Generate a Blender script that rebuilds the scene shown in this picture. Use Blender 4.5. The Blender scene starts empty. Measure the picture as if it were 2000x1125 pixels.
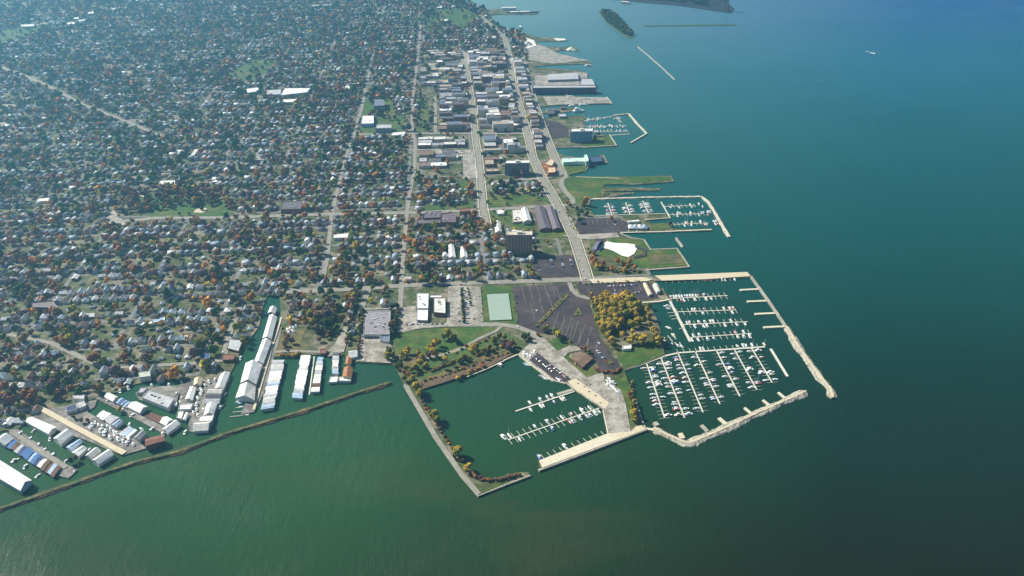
import bpy, math, random
import numpy as np
from mathutils import Vector
random.seed(7); RNG = np.random.default_rng(11)
S = bpy.context.scene; COL = S.collection; PI = math.pi
# ------------------------------------------------------------------ camera
FPX = 1650.0; CAMH = 700.0
PITCH = math.atan2(947.0, FPX); CP, SP = math.cos(PITCH), math.sin(PITCH)
cd = bpy.data.cameras.new('camera'); cam = bpy.data.objects.new('camera', cd); COL.objects.link(cam)
cam.location = (0, 0, CAMH); cam.rotation_euler = (PI/2 - PITCH, 0, 0)
cd.sensor_width = 36; cd.lens = FPX/2000*36; cd.clip_start = 1; cd.clip_end = 60000
S.camera = cam
# ------------------------------------------------------------------ sky and sun
SUN_EL = math.radians(39); SH = Vector((0.88, -0.46)).normalized()     # shadows fall right and towards the viewer
w = bpy.data.worlds.new('World'); S.world = w; w.use_nodes = True
nt = w.node_tree; bg = nt.nodes['Background']
sky = nt.nodes.new('ShaderNodeTexSky'); sky.sky_type = 'NISHITA'; sky.sun_disc = False
sky.sun_elevation = SUN_EL; sky.sun_rotation = math.atan2(-SH.x, -SH.y); sky.altitude = 200
nt.links.new(sky.outputs[0], bg.inputs[0]); bg.inputs[1].default_value = 0.05
sd = bpy.data.lights.new('sun', 'SUN'); sd.energy = 5.0; sd.angle = math.radians(0.5); sd.color = (1.0, 0.94, 0.82)
sun = bpy.data.objects.new('sun', sd); COL.objects.link(sun)
ldir = Vector((SH.x*math.cos(SUN_EL), SH.y*math.cos(SUN_EL), -math.sin(SUN_EL)))
sun.rotation_euler = ldir.to_track_quat('-Z', 'Y').to_euler()
S.view_settings.view_transform = 'Standard'; S.view_settings.look = 'None'
S.view_settings.exposure = 0.85; S.view_settings.gamma = 1.0

# ------------------------------------------------------------------ geometry helpers
def G(px, py, z=0.0):
    """the point of the level z that lies at photo position px,py (2000 x 1125)"""
    xc = (px-1000)/FPX; yc = (562.5-py)/FPX
    t = (CAMH - z)/(SP - yc*CP)
    return Vector((xc*t, (CP + yc*SP)*t, z))
def P(x, y, z=0.0):
    """photo position of world points (arrays allowed)"""
    dz = z - CAMH
    zc = y*CP - dz*SP; yy = y*SP + dz*CP
    return 1000 + FPX*x/zc, 562.5 - FPX*yy/zc
def pw(pts, z=0.0): return [G(a, b, z) for a, b in pts]
def mpp(py, z=0.0):      # metres across per photo pixel
    return (CAMH - z)/(SP*FPX + CP*(py-562.5))
GA = math.radians(4.66)                      # town grid: U runs away from the viewer, W to the right
U = Vector((-math.sin(GA), math.cos(GA), 0)); W = Vector((math.cos(GA), math.sin(GA), 0))

def lin(c):
    return tuple(((v/255.0)/12.92 if v <= 10.31 else (((v/255.0)+0.055)/1.055)**2.4) for v in c)

class MB:
    def __init__(s): s.v = []; s.f = []
    def add(s, vs, fs):
        o = len(s.v); s.v += [tuple(p) for p in vs]; s.f += [tuple(i+o for i in f) for f in fs]
    def prism(s, poly, z0, z1, top=True):
        n = len(poly)
        a = sum(poly[i][0]*poly[(i+1) % n][1]-poly[(i+1) % n][0]*poly[i][1] for i in range(n))
        if a < 0: poly = poly[::-1]
        vs = [(p[0], p[1], z0) for p in poly] + [(p[0], p[1], z1) for p in poly]
        fs = [(i, (i+1) % n, n+(i+1) % n, n+i) for i in range(n)]
        if top: fs.append(tuple(range(n, 2*n)))
        s.add(vs, fs)
    def sheet(s, poly, z):
        n = len(poly)
        a = sum(poly[i][0]*poly[(i+1) % n][1]-poly[(i+1) % n][0]*poly[i][1] for i in range(n))
        if a < 0: poly = poly[::-1]
        s.add([(p[0], p[1], z) for p in poly], [tuple(range(n))])
    def box(s, c, sx, sy, z0, z1, yaw=0.0):
        ca, sa = math.cos(yaw), math.sin(yaw)
        q = [(c[0]+x*ca-y*sa, c[1]+x*sa+y*ca) for x, y in ((-sx/2, -sy/2), (sx/2, -sy/2), (sx/2, sy/2), (-sx/2, sy/2))]
        s.prism(q, z0, z1); s.f.append(tuple(len(s.v)-8+i for i in (3, 2, 1, 0)))
    def strip(s, pts, width, z, wend=None):
        """flat ribbon along a line of world points"""
        n = len(pts); L = []; R = []
        for i, p in enumerate(pts):
            a = Vector(pts[max(i-1, 0)][:2]); b = Vector(pts[min(i+1, n-1)][:2])
            d = (b-a).normalized(); nn = Vector((-d.y, d.x))
            ww = width if wend is None else width+(wend-width)*i/(n-1)
            L.append((p[0]+nn.x*ww/2, p[1]+nn.y*ww/2, z)); R.append((p[0]-nn.x*ww/2, p[1]-nn.y*ww/2, z))
        s.add(L+R, [(i, n+i, n+i+1, i+1) for i in range(n-1)])
    def wall(s, pts, width, z0, z1):
        n = len(pts); L = []; R = []
        for i, p in enumerate(pts):
            a = Vector(pts[max(i-1, 0)][:2]); b = Vector(pts[min(i+1, n-1)][:2])
            d = (b-a).normalized(); nn = Vector((-d.y, d.x))
            L.append((p[0]+nn.x*width/2, p[1]+nn.y*width/2)); R.append((p[0]-nn.x*width/2, p[1]-nn.y*width/2))
        for i in range(n-1): s.prism([R[i], R[i+1], L[i+1], L[i]], z0, z1)
    def tube(s, a, b, r0, r1, n=6):
        a = Vector(a); b = Vector(b); d = (b-a).normalized()
        u = d.orthogonal().normalized(); v = d.cross(u)
        vs = [a+(u*math.cos(2*PI*i/n)+v*math.sin(2*PI*i/n))*r0 for i in range(n)] + [b+(u*math.cos(2*PI*i/n)+v*math.sin(2*PI*i/n))*r1 for i in range(n)]
        s.add(vs, [(i, (i+1) % n, n+(i+1) % n, n+i) for i in range(n)]+[tuple(range(n, 2*n))])
    def mesh(s, name, origin=None):
        v = s.v if origin is None else [(p[0]-origin[0], p[1]-origin[1], p[2]-origin[2]) for p in s.v]
        m = bpy.data.meshes.new(name); m.from_pydata(v, [], s.f); m.update(); return m
    def build(s, name, mat, parent=None, color=None):
        o = None
        org = parent_origin(parent)
        me = s.mesh(name, org); me.materials.append(mat)
        o = bpy.data.objects.new(name, me); COL.objects.link(o)
        if parent is not None: o.parent = parent
        if color: o.color = (*color, 1)
        return o
def parent_origin(p):
    if p is None: return None
    o = Vector(p.location)
    while p.parent: p = p.parent; o = o + Vector(p.location)
    return o
def tag(o, label=None, cat=None, group=None, kind=None):
    if label: o['label'] = label
    if cat: o['category'] = cat
    if group: o['group'] = group
    if kind: o['kind'] = kind
    return o
def empty(name, loc, label, cat, group=None, rz=0.0):
    o = bpy.data.objects.new(name, None); COL.objects.link(o); o.location = loc; o.rotation_euler = (0, 0, rz)
    o.empty_display_size = 1
    return tag(o, label, cat, group)
def inst(name, me, parent, color=None, loc=(0, 0, 0)):
    o = bpy.data.objects.new(name, me); COL.objects.link(o); o.parent = parent; o.location = loc
    if color: o.color = (*color, 1)
    return o
def tri_fix(o):   # concave outlines: split into triangles
    import bmesh
    b = bmesh.new(); b.from_mesh(o.data)
    bmesh.ops.triangulate(b, faces=[f for f in b.faces if len(f.verts) > 4]); b.to_mesh(o.data); b.free()
    return o
ORD = ['zeroth', 'first', 'second', 'third', 'fourth', 'fifth', 'sixth', 'seventh', 'eighth', 'ninth', 'tenth', 'eleventh', 'twelfth']
def ordn(n):
    if n < len(ORD): return ORD[n]
    return '%d%s' % (n, 'th' if 10 < n % 100 < 20 else {1: 'st', 2: 'nd', 3: 'rd'}.get(n % 10, 'th'))

# ------------------------------------------------------------------ materials
def mk(name, col, rough=0.85, var=0.25, scale=0.15, src=None, spec=0.3, col2=None, thr=(0.4, 0.6), bump=0.0, bscale=0.5):
    m = bpy.data.materials.new(name); m.use_nodes = True; n = m.node_tree.nodes; l = m.node_tree.links
    b = n['Principled BSDF']; b.inputs['Roughness'].default_value = rough; b.inputs['Specular IOR Level'].default_value = spec
    geo = n.new('ShaderNodeNewGeometry')
    nz = n.new('ShaderNodeTexNoise'); nz.inputs['Scale'].default_value = scale; nz.inputs['Detail'].default_value = 6
    nz.inputs['Roughness'].default_value = 0.65
    l.new(geo.outputs['Position'], nz.inputs['Vector'])
    if src == 'object':
        s = n.new('ShaderNodeObjectInfo'); cs = s.outputs['Color']
    elif src == 'attr':
        s = n.new('ShaderNodeAttribute'); s.attribute_name = 'col'; cs = s.outputs['Color']
    else:
        s = n.new('ShaderNodeRGB'); s.outputs[0].default_value = (*col, 1); cs = s.outputs[0]
    if col2 is not None:
        r = n.new('ShaderNodeMapRange'); r.inputs[1].default_value = thr[0]; r.inputs[2].default_value = thr[1]
        nz2 = n.new('ShaderNodeTexNoise'); nz2.inputs['Scale'].default_value = scale*0.22; nz2.inputs['Detail'].default_value = 7
        nz2.inputs['Roughness'].default_value = 0.7
        l.new(geo.outputs['Position'], nz2.inputs['Vector']); l.new(nz2.outputs[0], r.inputs[0])
        mx = n.new('ShaderNodeMix'); mx.data_type = 'RGBA'; l.new(r.outputs[0], mx.inputs[0]); l.new(cs, mx.inputs[6])
        mx.inputs[7].default_value = (*col2, 1); cs = mx.outputs[2]
    mr = n.new('ShaderNodeMapRange'); mr.inputs[1].default_value = 0.3; mr.inputs[2].default_value = 0.7
    mr.inputs[3].default_value = 1-var; mr.inputs[4].default_value = 1+var; l.new(nz.outputs[0], mr.inputs[0])
    vm = n.new('ShaderNodeVectorMath'); vm.operation = 'SCALE'; l.new(cs, vm.inputs[0]); l.new(mr.outputs[0], vm.inputs['Scale'])
    l.new(vm.outputs[0], b.inputs['Base Color'])
    if bump:
        nb = n.new('ShaderNodeTexNoise'); nb.inputs['Scale'].default_value = bscale; nb.inputs['Detail'].default_value = 4
        l.new(geo.outputs['Position'], nb.inputs['Vector'])
        bp = n.new('ShaderNodeBump'); bp.inputs['Distance'].default_value = bump; l.new(nb.outputs[0], bp.inputs['Height'])
        l.new(bp.outputs[0], b.inputs['Normal'])
    return m
M = {}
M['ground'] = mk('town_ground', (0.058, 0.078, 0.018), scale=0.12, var=0.5, col2=(0.23, 0.19, 0.135), thr=(0.46, 0.62))
M['grass'] = mk('grass', (0.055, 0.105, 0.022), scale=0.10, var=0.30, col2=(0.115, 0.110, 0.030), thr=(0.48, 0.75))
M['lawn'] = mk('mown_lawn', (0.042, 0.098, 0.012), scale=0.09, var=0.35, col2=(0.105, 0.120, 0.025), thr=(0.46, 0.60))
M['drygrass'] = mk('dry_grass', (0.16, 0.125, 0.05), scale=0.12, var=0.3, col2=(0.06, 0.08, 0.025), thr=(0.42, 0.6))
M['asphalt'] = mk('asphalt', (0.044, 0.034, 0.038), scale=0.08, var=0.25, col2=(0.085, 0.062, 0.062), thr=(0.45, 0.65))
M['road'] = mk('road_surface', (0.27, 0.25, 0.21), scale=0.12, var=0.22)
M['concrete'] = mk('concrete', (0.40, 0.37, 0.30), scale=0.25, var=0.22, col2=(0.30, 0.27, 0.22))
M['pale'] = mk('pale_concrete', (0.62, 0.56, 0.42), scale=0.25, var=0.12)
M['sand'] = mk('sand', (0.58, 0.50, 0.35), scale=0.3, var=0.14)
M['beach'] = mk('white_sand', (0.80, 0.76, 0.66), scale=0.3, var=0.06)
M['gravel'] = mk('gravel', (0.38, 0.35, 0.30), scale=0.25, var=0.35, col2=(0.23, 0.20, 0.165), thr=(0.45, 0.58))
M['dirt'] = mk('dirt', (0.30, 0.225, 0.14), scale=0.2, var=0.3)
M['mud'] = mk('mud', (0.13, 0.085, 0.05), scale=0.2, var=0.3)
M['rock'] = mk('rock', (0.40, 0.37, 0.30), scale=0.7, var=0.55, col2=(0.22, 0.20, 0.16), thr=(0.5, 0.6))
M['darkrock'] = mk('dark_rock', (0.085, 0.050, 0.028), scale=0.5, var=0.6)
M['dyketurf'] = mk('dyke_turf', (0.17, 0.14, 0.05), scale=0.3, var=0.4, col2=(0.05, 0.085, 0.025), thr=(0.42, 0.55))
M['yard'] = mk('yard_ground', (0.15, 0.135, 0.12), scale=0.15, var=0.4, col2=(0.28, 0.26, 0.23), thr=(0.45, 0.6))
M['sidestreet'] = mk('side_street_surface', (0.19, 0.18, 0.17), scale=0.12, var=0.25)
M['wood'] = mk('dock_wood', (0.60, 0.58, 0.48), scale=0.6, var=0.15)
M['greywood'] = mk('grey_dock_wood', (0.42, 0.42, 0.37), scale=0.6, var=0.15)
M['court'] = mk('court_surface', (0.29, 0.38, 0.31), scale=0.08, var=0.05)
M['line'] = mk('line_paint', (0.22, 0.22, 0.17), scale=0.3, var=0.15)
M['white'] = mk('white_paint', (0.80, 0.80, 0.78), scale=0.4, var=0.08)
M['paint'] = mk('painted_surface', None, src='object', scale=0.25, var=0.16, rough=0.6)
M['roof'] = mk('roofing', None, src='object', scale=0.16, var=0.26, rough=0.8, bump=0.15, bscale=0.6)
M['glass'] = mk('dark_glass', (0.03, 0.04, 0.06), rough=0.15, var=0.1, spec=0.6)
M['boat'] = mk('gelcoat', None, src='object', rough=0.3, var=0.03, spec=0.5)
M['leaf'] = mk('foliage', None, src='object', scale=0.22, var=0.42, rough=0.9, spec=0.1)
M['leafattr'] = mk('foliage_mass', None, src='attr', scale=0.22, var=0.42, rough=0.9, spec=0.1)
M['houseattr'] = mk('house_mass', None, src='attr', scale=0.3, var=0.15, rough=0.8)
M['bark'] = mk('bark', (0.10, 0.075, 0.05), scale=2.0, var=0.3)

def water_mat():
    m = bpy.data.materials.new('lake_water'); m.use_nodes = True; n = m.node_tree.nodes; l = m.node_tree.links
    b = n['Principled BSDF']; b.inputs['Roughness'].default_value = 0.28; b.inputs['IOR'].default_value = 1.33
    b.inputs['Specular IOR Level'].default_value = 0.22
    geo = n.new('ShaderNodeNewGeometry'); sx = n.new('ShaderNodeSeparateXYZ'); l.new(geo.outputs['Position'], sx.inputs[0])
    # green to blue water, with far glare, haze and corner falloff painted in
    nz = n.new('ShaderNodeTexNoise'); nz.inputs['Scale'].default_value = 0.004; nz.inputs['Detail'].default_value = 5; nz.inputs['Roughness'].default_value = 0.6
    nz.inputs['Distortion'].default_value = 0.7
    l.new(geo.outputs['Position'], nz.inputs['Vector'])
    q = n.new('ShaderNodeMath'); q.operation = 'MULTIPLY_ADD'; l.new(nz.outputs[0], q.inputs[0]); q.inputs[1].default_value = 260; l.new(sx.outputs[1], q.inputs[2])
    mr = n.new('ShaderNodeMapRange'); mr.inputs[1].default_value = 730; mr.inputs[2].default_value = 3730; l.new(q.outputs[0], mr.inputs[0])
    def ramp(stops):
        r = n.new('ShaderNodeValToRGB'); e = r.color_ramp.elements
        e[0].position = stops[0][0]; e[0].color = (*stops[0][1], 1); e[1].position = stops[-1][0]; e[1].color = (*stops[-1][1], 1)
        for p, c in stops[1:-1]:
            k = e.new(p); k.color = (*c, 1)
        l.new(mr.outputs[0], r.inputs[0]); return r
    rl = ramp([(0.0, (0.020, 0.050, 0.016)), (0.07, (0.022, 0.078, 0.026)), (0.14, (0.016, 0.070, 0.036)), (0.27, (0.012, 0.085, 0.060)), (0.63, (0.05, 0.15, 0.135)), (0.97, (0.17, 0.30, 0.26))])  # left side: far end paled to imitate sky glare and haze
    rr_ = ramp([(0.0, (0.008, 0.012, 0.003)), (0.13, (0.004, 0.028, 0.016)), (0.25, (0.001, 0.054, 0.046)), (0.45, (0.001, 0.080, 0.085)), (0.68, (0.002, 0.105, 0.165)), (0.97, (0.001, 0.080, 0.24))])  # right side: near end darkened to imitate lens vignetting
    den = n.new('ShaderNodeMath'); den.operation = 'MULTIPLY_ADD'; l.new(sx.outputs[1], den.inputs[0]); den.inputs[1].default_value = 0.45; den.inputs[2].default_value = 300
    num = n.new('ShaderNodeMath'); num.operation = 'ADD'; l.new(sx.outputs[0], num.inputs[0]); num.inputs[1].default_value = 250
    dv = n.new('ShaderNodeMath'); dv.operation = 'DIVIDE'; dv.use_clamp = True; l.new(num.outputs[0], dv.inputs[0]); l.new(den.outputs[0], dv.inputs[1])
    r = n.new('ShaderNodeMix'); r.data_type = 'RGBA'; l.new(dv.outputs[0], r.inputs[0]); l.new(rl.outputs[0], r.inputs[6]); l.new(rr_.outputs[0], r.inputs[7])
    # brown silt drifting off the mole
    mp = n.new('ShaderNodeMapping'); mp.inputs['Scale'].default_value = (0.003, 0.010, 0.01); mp.inputs['Rotation'].default_value = (0, 0, 0.5)
    l.new(geo.outputs['Position'], mp.inputs['Vector'])
    n2 = n.new('ShaderNodeTexNoise'); n2.inputs['Scale'].default_value = 1; n2.inputs['Detail'].default_value = 6; n2.inputs['Roughness'].default_value = 0.55
    n2.inputs['Distortion'].default_value = 0.8
    l.new(mp.outputs[0], n2.inputs['Vector'])
    m2 = n.new('ShaderNodeMapRange'); m2.inputs[1].default_value = 0.46; m2.inputs[2].default_value = 0.75; l.new(n2.outputs[0], m2.inputs[0])
    m3 = n.new('ShaderNodeMapRange'); m3.inputs[1].default_value = 1000; m3.inputs[2].default_value = 720; m3.inputs[4].default_value = 0.30; l.new(sx.outputs[1], m3.inputs[0])
    mm = n.new('ShaderNodeMath'); mm.operation = 'MULTIPLY'; l.new(m2.outputs[0], mm.inputs[0]); l.new(m3.outputs[0], mm.inputs[1])
    m7 = n.new('ShaderNodeMapRange'); m7.inputs[1].default_value = 190; m7.inputs[2].default_value = 20; l.new(sx.outputs[0], m7.inputs[0])
    m8 = n.new('ShaderNodeMath'); m8.operation = 'MULTIPLY'; l.new(mm.outputs[0], m8.inputs[0]); l.new(m7.outputs[0], m8.inputs[1]); mm = m8
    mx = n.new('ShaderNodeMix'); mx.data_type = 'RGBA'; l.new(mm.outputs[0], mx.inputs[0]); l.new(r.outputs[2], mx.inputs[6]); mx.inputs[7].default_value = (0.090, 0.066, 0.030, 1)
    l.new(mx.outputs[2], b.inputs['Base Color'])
    # wind ripples
    mp2 = n.new('ShaderNodeMapping'); mp2.inputs['Scale'].default_value = (0.10, 0.035, 0.1); mp2.inputs['Rotation'].default_value = (0, 0, -0.5)
    l.new(geo.outputs['Position'], mp2.inputs['Vector'])
    n3 = n.new('ShaderNodeTexNoise'); n3.inputs['Scale'].default_value = 1; n3.inputs['Detail'].default_value = 7; n3.inputs['Roughness'].default_value = 0.7
    l.new(mp2.outputs[0], n3.inputs['Vector'])
    n4 = n.new('ShaderNodeTexNoise'); n4.inputs['Scale'].default_value = 0.0035; n4.inputs['Detail'].default_value = 5; n4.inputs['Distortion'].default_value = 1.2
    l.new(geo.outputs['Position'], n4.inputs['Vector'])
    m5 = n.new('ShaderNodeMapRange'); m5.inputs[1].default_value = 0.35; m5.inputs[2].default_value = 0.65; m5.inputs[3].default_value = 0.45; m5.inputs[4].default_value = 1.0; l.new(n4.outputs[0], m5.inputs[0])
    m6 = n.new('ShaderNodeMapRange'); m6.inputs[1].default_value = 0.35; m6.inputs[2].default_value = 0.65; m6.inputs[3].default_value = 0.12; m6.inputs[4].default_value = 0.28; l.new(n4.outputs[0], m6.inputs[0])
    l.new(m6.outputs[0], b.inputs['Roughness'])
    bp = n.new('ShaderNodeBump'); bp.inputs['Distance'].default_value = 1.6; l.new(m5.outputs[0], bp.inputs['Strength'])
    l.new(n3.outputs[0], bp.inputs['Height']); l.new(bp.outputs[0], b.inputs['Normal'])
    return m
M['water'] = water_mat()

# ================================================================== THE SETTING
LAND = 1.6                                   # quay height above the water
def struct(name, mb, mat): return tri_fix(tag(mb.build(name, mat), kind='structure'))
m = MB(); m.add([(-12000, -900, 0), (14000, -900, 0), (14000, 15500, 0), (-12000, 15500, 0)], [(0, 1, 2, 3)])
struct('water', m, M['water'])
SHORE = [(-1500, 905), (-300, 872), (-20, 850), (10, 842), (34, 841), (48, 828), (90, 800), (140, 795), (188, 779), (203, 771), (235, 767), (262, 753), (290, 746), (375, 741),
 (436, 752), (454, 724), (470, 690), (490, 662), (506, 640), (514, 600), (523, 578), (546, 578), (548, 602), (549, 640), (533, 697), (560, 701), (600, 695),
 (646, 692), (664, 698), (672, 694), (694, 709), (765, 713), (771, 716), (790, 752), (800, 770), (852, 860), (906, 936), (934, 972), (988, 950), (1036, 932),
 (1032, 924), (1016, 924), (980, 932), (952, 938), (926, 928), (914, 914), (890, 880), (848, 820), (824, 782), (820, 766), (840, 757), (884, 744), (912, 739), (950, 724), (988, 706),
 (1009, 694), (1014, 693), (1030, 708), (1080, 745), (1104, 750), (1122, 764), (1178, 802), (1188, 849), (1120, 875), (1052, 902), (1055, 922), (1132, 892), (1262, 842),
 (1256, 830), (1240, 782), (1224, 738), (1220, 726), (1250, 714), (1298, 695), (1294, 660), (1282, 622), (1270, 600), (1258, 594), (1308, 588), (1296, 566), (1276, 550), (1380, 549), (1468, 543),
 (1460, 533), (1275, 540), (1264, 532), (1262, 527), (1348, 522), (1322, 486), (1272, 489), (1258, 470), (1230, 466), (1213, 457), (1390, 452), (1388, 448), (1322, 449), (1308, 437), (1272, 438), (1262, 432),
 (1310, 427), (1300, 420), (1162, 423), (1150, 405), (1153, 392), (1170, 386), (1240, 378), (1170, 375), (1290, 373), (1288, 369), (1175, 366), (1170, 360), (1240, 362), (1317, 356), (1310, 344), (1210, 347),
 (1120, 349), (1105, 344), (1120, 340), (1145, 336), (1143, 330), (1150, 322), (1185, 320), (1180, 305), (1170, 303), (1150, 312), (1100, 305), (1085, 295), (1085, 288), (1140, 290), (1204, 286), (1190, 264),
 (1150, 266), (1142, 246), (1138, 236), (1145, 232), (1142, 226), (1060, 232), (1055, 222), (1090, 222), (1134, 216), (1120, 211), (1060, 218), (1050, 210), (1110, 205), (1195, 204), (1185, 191), (1150, 191),
 (1105, 188), (1043, 188), (1040, 183), (1167, 184), (1155, 155), (1143, 154), (1143, 142), (1130, 138), (1115, 137), (1030, 132), (1080, 128), (1155, 125), (1150, 118), (1120, 117), (1090, 108), (1060, 104), (1100, 99), (1133, 101), (1120, 91),
 (1105, 93), (1060, 92), (1050, 86), (1045, 82), (1100, 82), (1110, 79), (1095, 75), (1047, 73), (1020, 64), (985, 56), (960, 40), (948, 33), (970, 29), (1048, 29), (1046, 23), (985, 18), (955, 19), (935, 18), (915, 12), (890, -4), (870, -20),
 (830, -50), (700, -110), (400, -160), (-1500, -160)]
# where buildings along the left yards stand over the water the ground gives way to canals: piers are their own pieces
m = MB(); poly = pw(SHORE); m.prism(poly, -1.0, LAND)
struct('ground', m, M['ground'])
m = MB()
PIERS = [[(18, 842), (36, 840), (130, 908), (152, 920), (134, 936), (112, 930), (60, 886), (20, 858)],
 [(52, 822), (96, 800), (190, 782), (186, 796), (170, 806), (206, 826), (262, 856), (286, 877), (244, 890), (230, 888), (170, 862), (128, 848), (96, 838)],
 [(188, 780), (200, 773), (334, 842), (322, 850)],
 [(265, 769), (284, 757), (346, 755), (376, 742), (375, 760), (352, 766), (341, 800), (334, 804), (272, 782)],
 [(372, 744), (440, 742), (438, 762), (427, 794), (416, 834), (378, 846), (370, 844), (366, 812), (350, 800), (352, 768)],
 [(549, 640), (552, 640), (520, 760), (497, 806), (470, 812), (476, 798), (500, 740), (535, 655)]]
for k, p in enumerate(PIERS): m.prism(pw(p), -1.0, LAND+0.02+0.01*k)
struct('quay_ground', m, M['yard'])
# lawns, lots and paths as sheets a little above each other
ZL = [LAND+0.10]
def patch(name, polys, mat, raise_=0.0):
    m = MB()
    for p in polys:
        ZL[0] += 0.012; m.sheet(pw(p), ZL[0]+raise_)
    return struct(name, m, mat)
LAWNS = [[(768, 652), (815, 643), (945, 639), (990, 645), (935, 664), (870, 690), (800, 695), (772, 692)],
 [(932, 562), (999, 560), (1012, 638), (938, 640)],
 [(1035, 668), (1060, 672), (1090, 660), (1110, 672), (1085, 690), (1072, 684)],
 [(1094, 706), (1112, 692), (1142, 716), (1176, 727), (1146, 739)],
 [(1205, 684), (1285, 672), (1296, 694), (1250, 713), (1222, 721), (1206, 705)],
 [(1202, 748), (1222, 735), (1240, 790), (1246, 825), (1234, 838), (1220, 792)],
 [(1150, 470), (1195, 466), (1254, 470), (1275, 490), (1320, 488), (1342, 520), (1262, 526), (1200, 520), (1158, 505)],
 [(1092, 352), (1112, 346), (1310, 346), (1312, 355), (1180, 362), (1170, 385), (1150, 392), (1122, 402), (1104, 380)],
 [(952, 386), (1000, 380), (1064, 384), (1078, 400), (956, 410)],
 [(950, 412), (1008, 410), (1010, 436), (962, 438)], [(990, 438), (1040, 438), (1046, 450), (1110, 452), (1116, 466), (1050, 466), (1042, 448), (990, 446)],
 [(830, 402), (925, 396), (926, 410), (820, 412)], [(892, 356), (924, 354), (926, 368), (896, 372)],
 [(1270, 438), (1308, 438), (1312, 448), (1272, 450)], [(1135, 238), (1078, 234), (1080, 228), (1138, 236)],
 [(1150, 268), (1190, 266), (1200, 284), (1140, 288)], [(1088, 322), (1140, 318), (1142, 336), (1108, 344), (1096, 336)],
 [(712, 195), (770, 192), (770, 222), (706, 224)], [(710, 235), (790, 225), (790, 258), (700, 270)], [(815, 190), (835, 192), (838, 258), (814, 262)],
 [(490, 116), (545, 118), (500, 158), (440, 158), (452, 144)], [(805, 38), (850, 30), (880, 42), (850, 50)],
 [(255, 385), (385, 378), (440, 396), (462, 424), (300, 427), (260, 405)], [(0, 60), (80, 44), (110, 48), (0, 90)], [(845, 18), (910, 16), (945, 30), (900, 60), (860, 30)],
 [(630, 652), (660, 600), (672, 606), (662, 650), (640, 668)], [(706, 610), (712, 606), (706, 660), (700, 670)], [(764, 600), (778, 604), (776, 648), (762, 664)]]
patch('lawn', LAWNS, M['lawn'])
DRY = [[(556, 650), (580, 636), (600, 640), (590, 670), (620, 682), (620, 692), (540, 690), (548, 664)], [(975, 404), (1060, 394), (1076, 400), (1000, 408)],
 [(1165, 500), (1210, 512), (1200, 530), (1160, 520)], [(1270, 500), (1325, 498), (1335, 516), (1275, 518)], [(770, 700), (870, 694), (1010, 662), (1000, 690), (900, 735), (830, 752), (800, 745)]]
patch('dry_grass', DRY, M['drygrass'])
patch('grass_bank', [[(790, 720), (830, 705), (990, 652), (1020, 668), (905, 712), (850, 735), (810, 745)]], M['grass'])
LOTS = [[(1000, 562), (1112, 555), (1118, 576), (1148, 586), (1156, 612), (1168, 655), (1192, 688), (1196, 706), (1176, 716), (1150, 700), (1092, 656), (1044, 652), (1014, 640)],
 [(1126, 557), (1264, 550), (1282, 574), (1286, 584), (1252, 588), (1152, 582), (1130, 572)],
 [(1045, 502), (1122, 500), (1134, 541), (1060, 544), (1040, 528)],
 [(1128, 428), (1208, 428), (1250, 448), (1208, 456), (1132, 459), (1124, 440)],
 [(1166, 712), (1172, 700), (1190, 696), (1206, 706), (1212, 722), (1200, 735), (1172, 732)],
 [(875, 562), (895, 560), (905, 640), (880, 640)], [(1060, 236), (1085, 238), (1110, 252), (1108, 268), (1078, 272), (1070, 252)]]
patch('parking_lot', LOTS, M['asphalt'])
GRAV = [[(1012, 694), (1046, 662), (1062, 662), (1096, 696), (1146, 740), (1178, 729), (1182, 750), (1212, 764), (1222, 792), (1232, 846), (1188, 850), (1178, 803), (1122, 765), (1104, 751), (1080, 745)],
 [(1078, 692), (1112, 678), (1126, 678), (1136, 686), (1110, 692), (1094, 706)],
 [(706, 656), (762, 668), (768, 690), (764, 712), (696, 708), (700, 680)], [(782, 604), (812, 600), (816, 632), (872, 634), (876, 562), (895, 560), (926, 562), (938, 638), (840, 642), (778, 650)],
 [(850, 294), (924, 296), (935, 350), (905, 352), (904, 308), (852, 306)], [(1096, 462), (1205, 458), (1210, 466), (1150, 470), (1122, 468)]]
patch('gravel_yard', GRAV, M['gravel'], 0.4)
patch('quay_lot', [[(1034, 706), (1050, 692), (1112, 742), (1104, 749), (1082, 743)], [(1126, 762), (1146, 752), (1180, 776), (1180, 800)][:0] or [(1100, 745), (1110, 738), (1118, 748), (1110, 752)]], M['asphalt'], 0.5)
patch('sandy_ground', [[(1108, 748), (1124, 742), (1190, 790), (1182, 802), (1124, 764)], [(1278, 541), (1459, 534), (1466, 542), (1380, 548), (1292, 551)], [(1150, 548), (1255, 544), (1275, 549), (1262, 552), (1158, 556)], [(1188, 850), (1232, 846), (1242, 836), (1254, 834), (1260, 842), (1214, 860)]], M['sand'], 0.6)
patch('pale_quay', [[(1188, 849.5), (1214, 859), (1059, 917), (1052.5, 903)]], M['pale'], 0.7)
patch('beach', [[(1181, 473), (1200, 477), (1225, 478), (1240, 480), (1244, 488), (1239, 498), (1227, 505), (1214, 502), (1200, 494), (1187, 489), (1173, 486)], [(1002, 62), (1015, 66), (1030, 76), (1042, 80), (1048, 90), (1030, 96), (1015, 84)], [(1080, 76), (1103, 77), (1106, 80), (1088, 81)]], M['beach'], 0.6)
patch('mud_bank', [[(826, 762), (860, 752), (950, 722), (1005, 692), (990, 690), (930, 712), (850, 740), (824, 752)]], M['mud'], 0.2)
patch('ball_diamond', [[(382, 412), (392, 408), (404, 409), (405, 414), (396, 418), (378, 417)], [(270, 380), (292, 379), (290, 386), (276, 388)]], M['sand'], 0.2)
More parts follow.
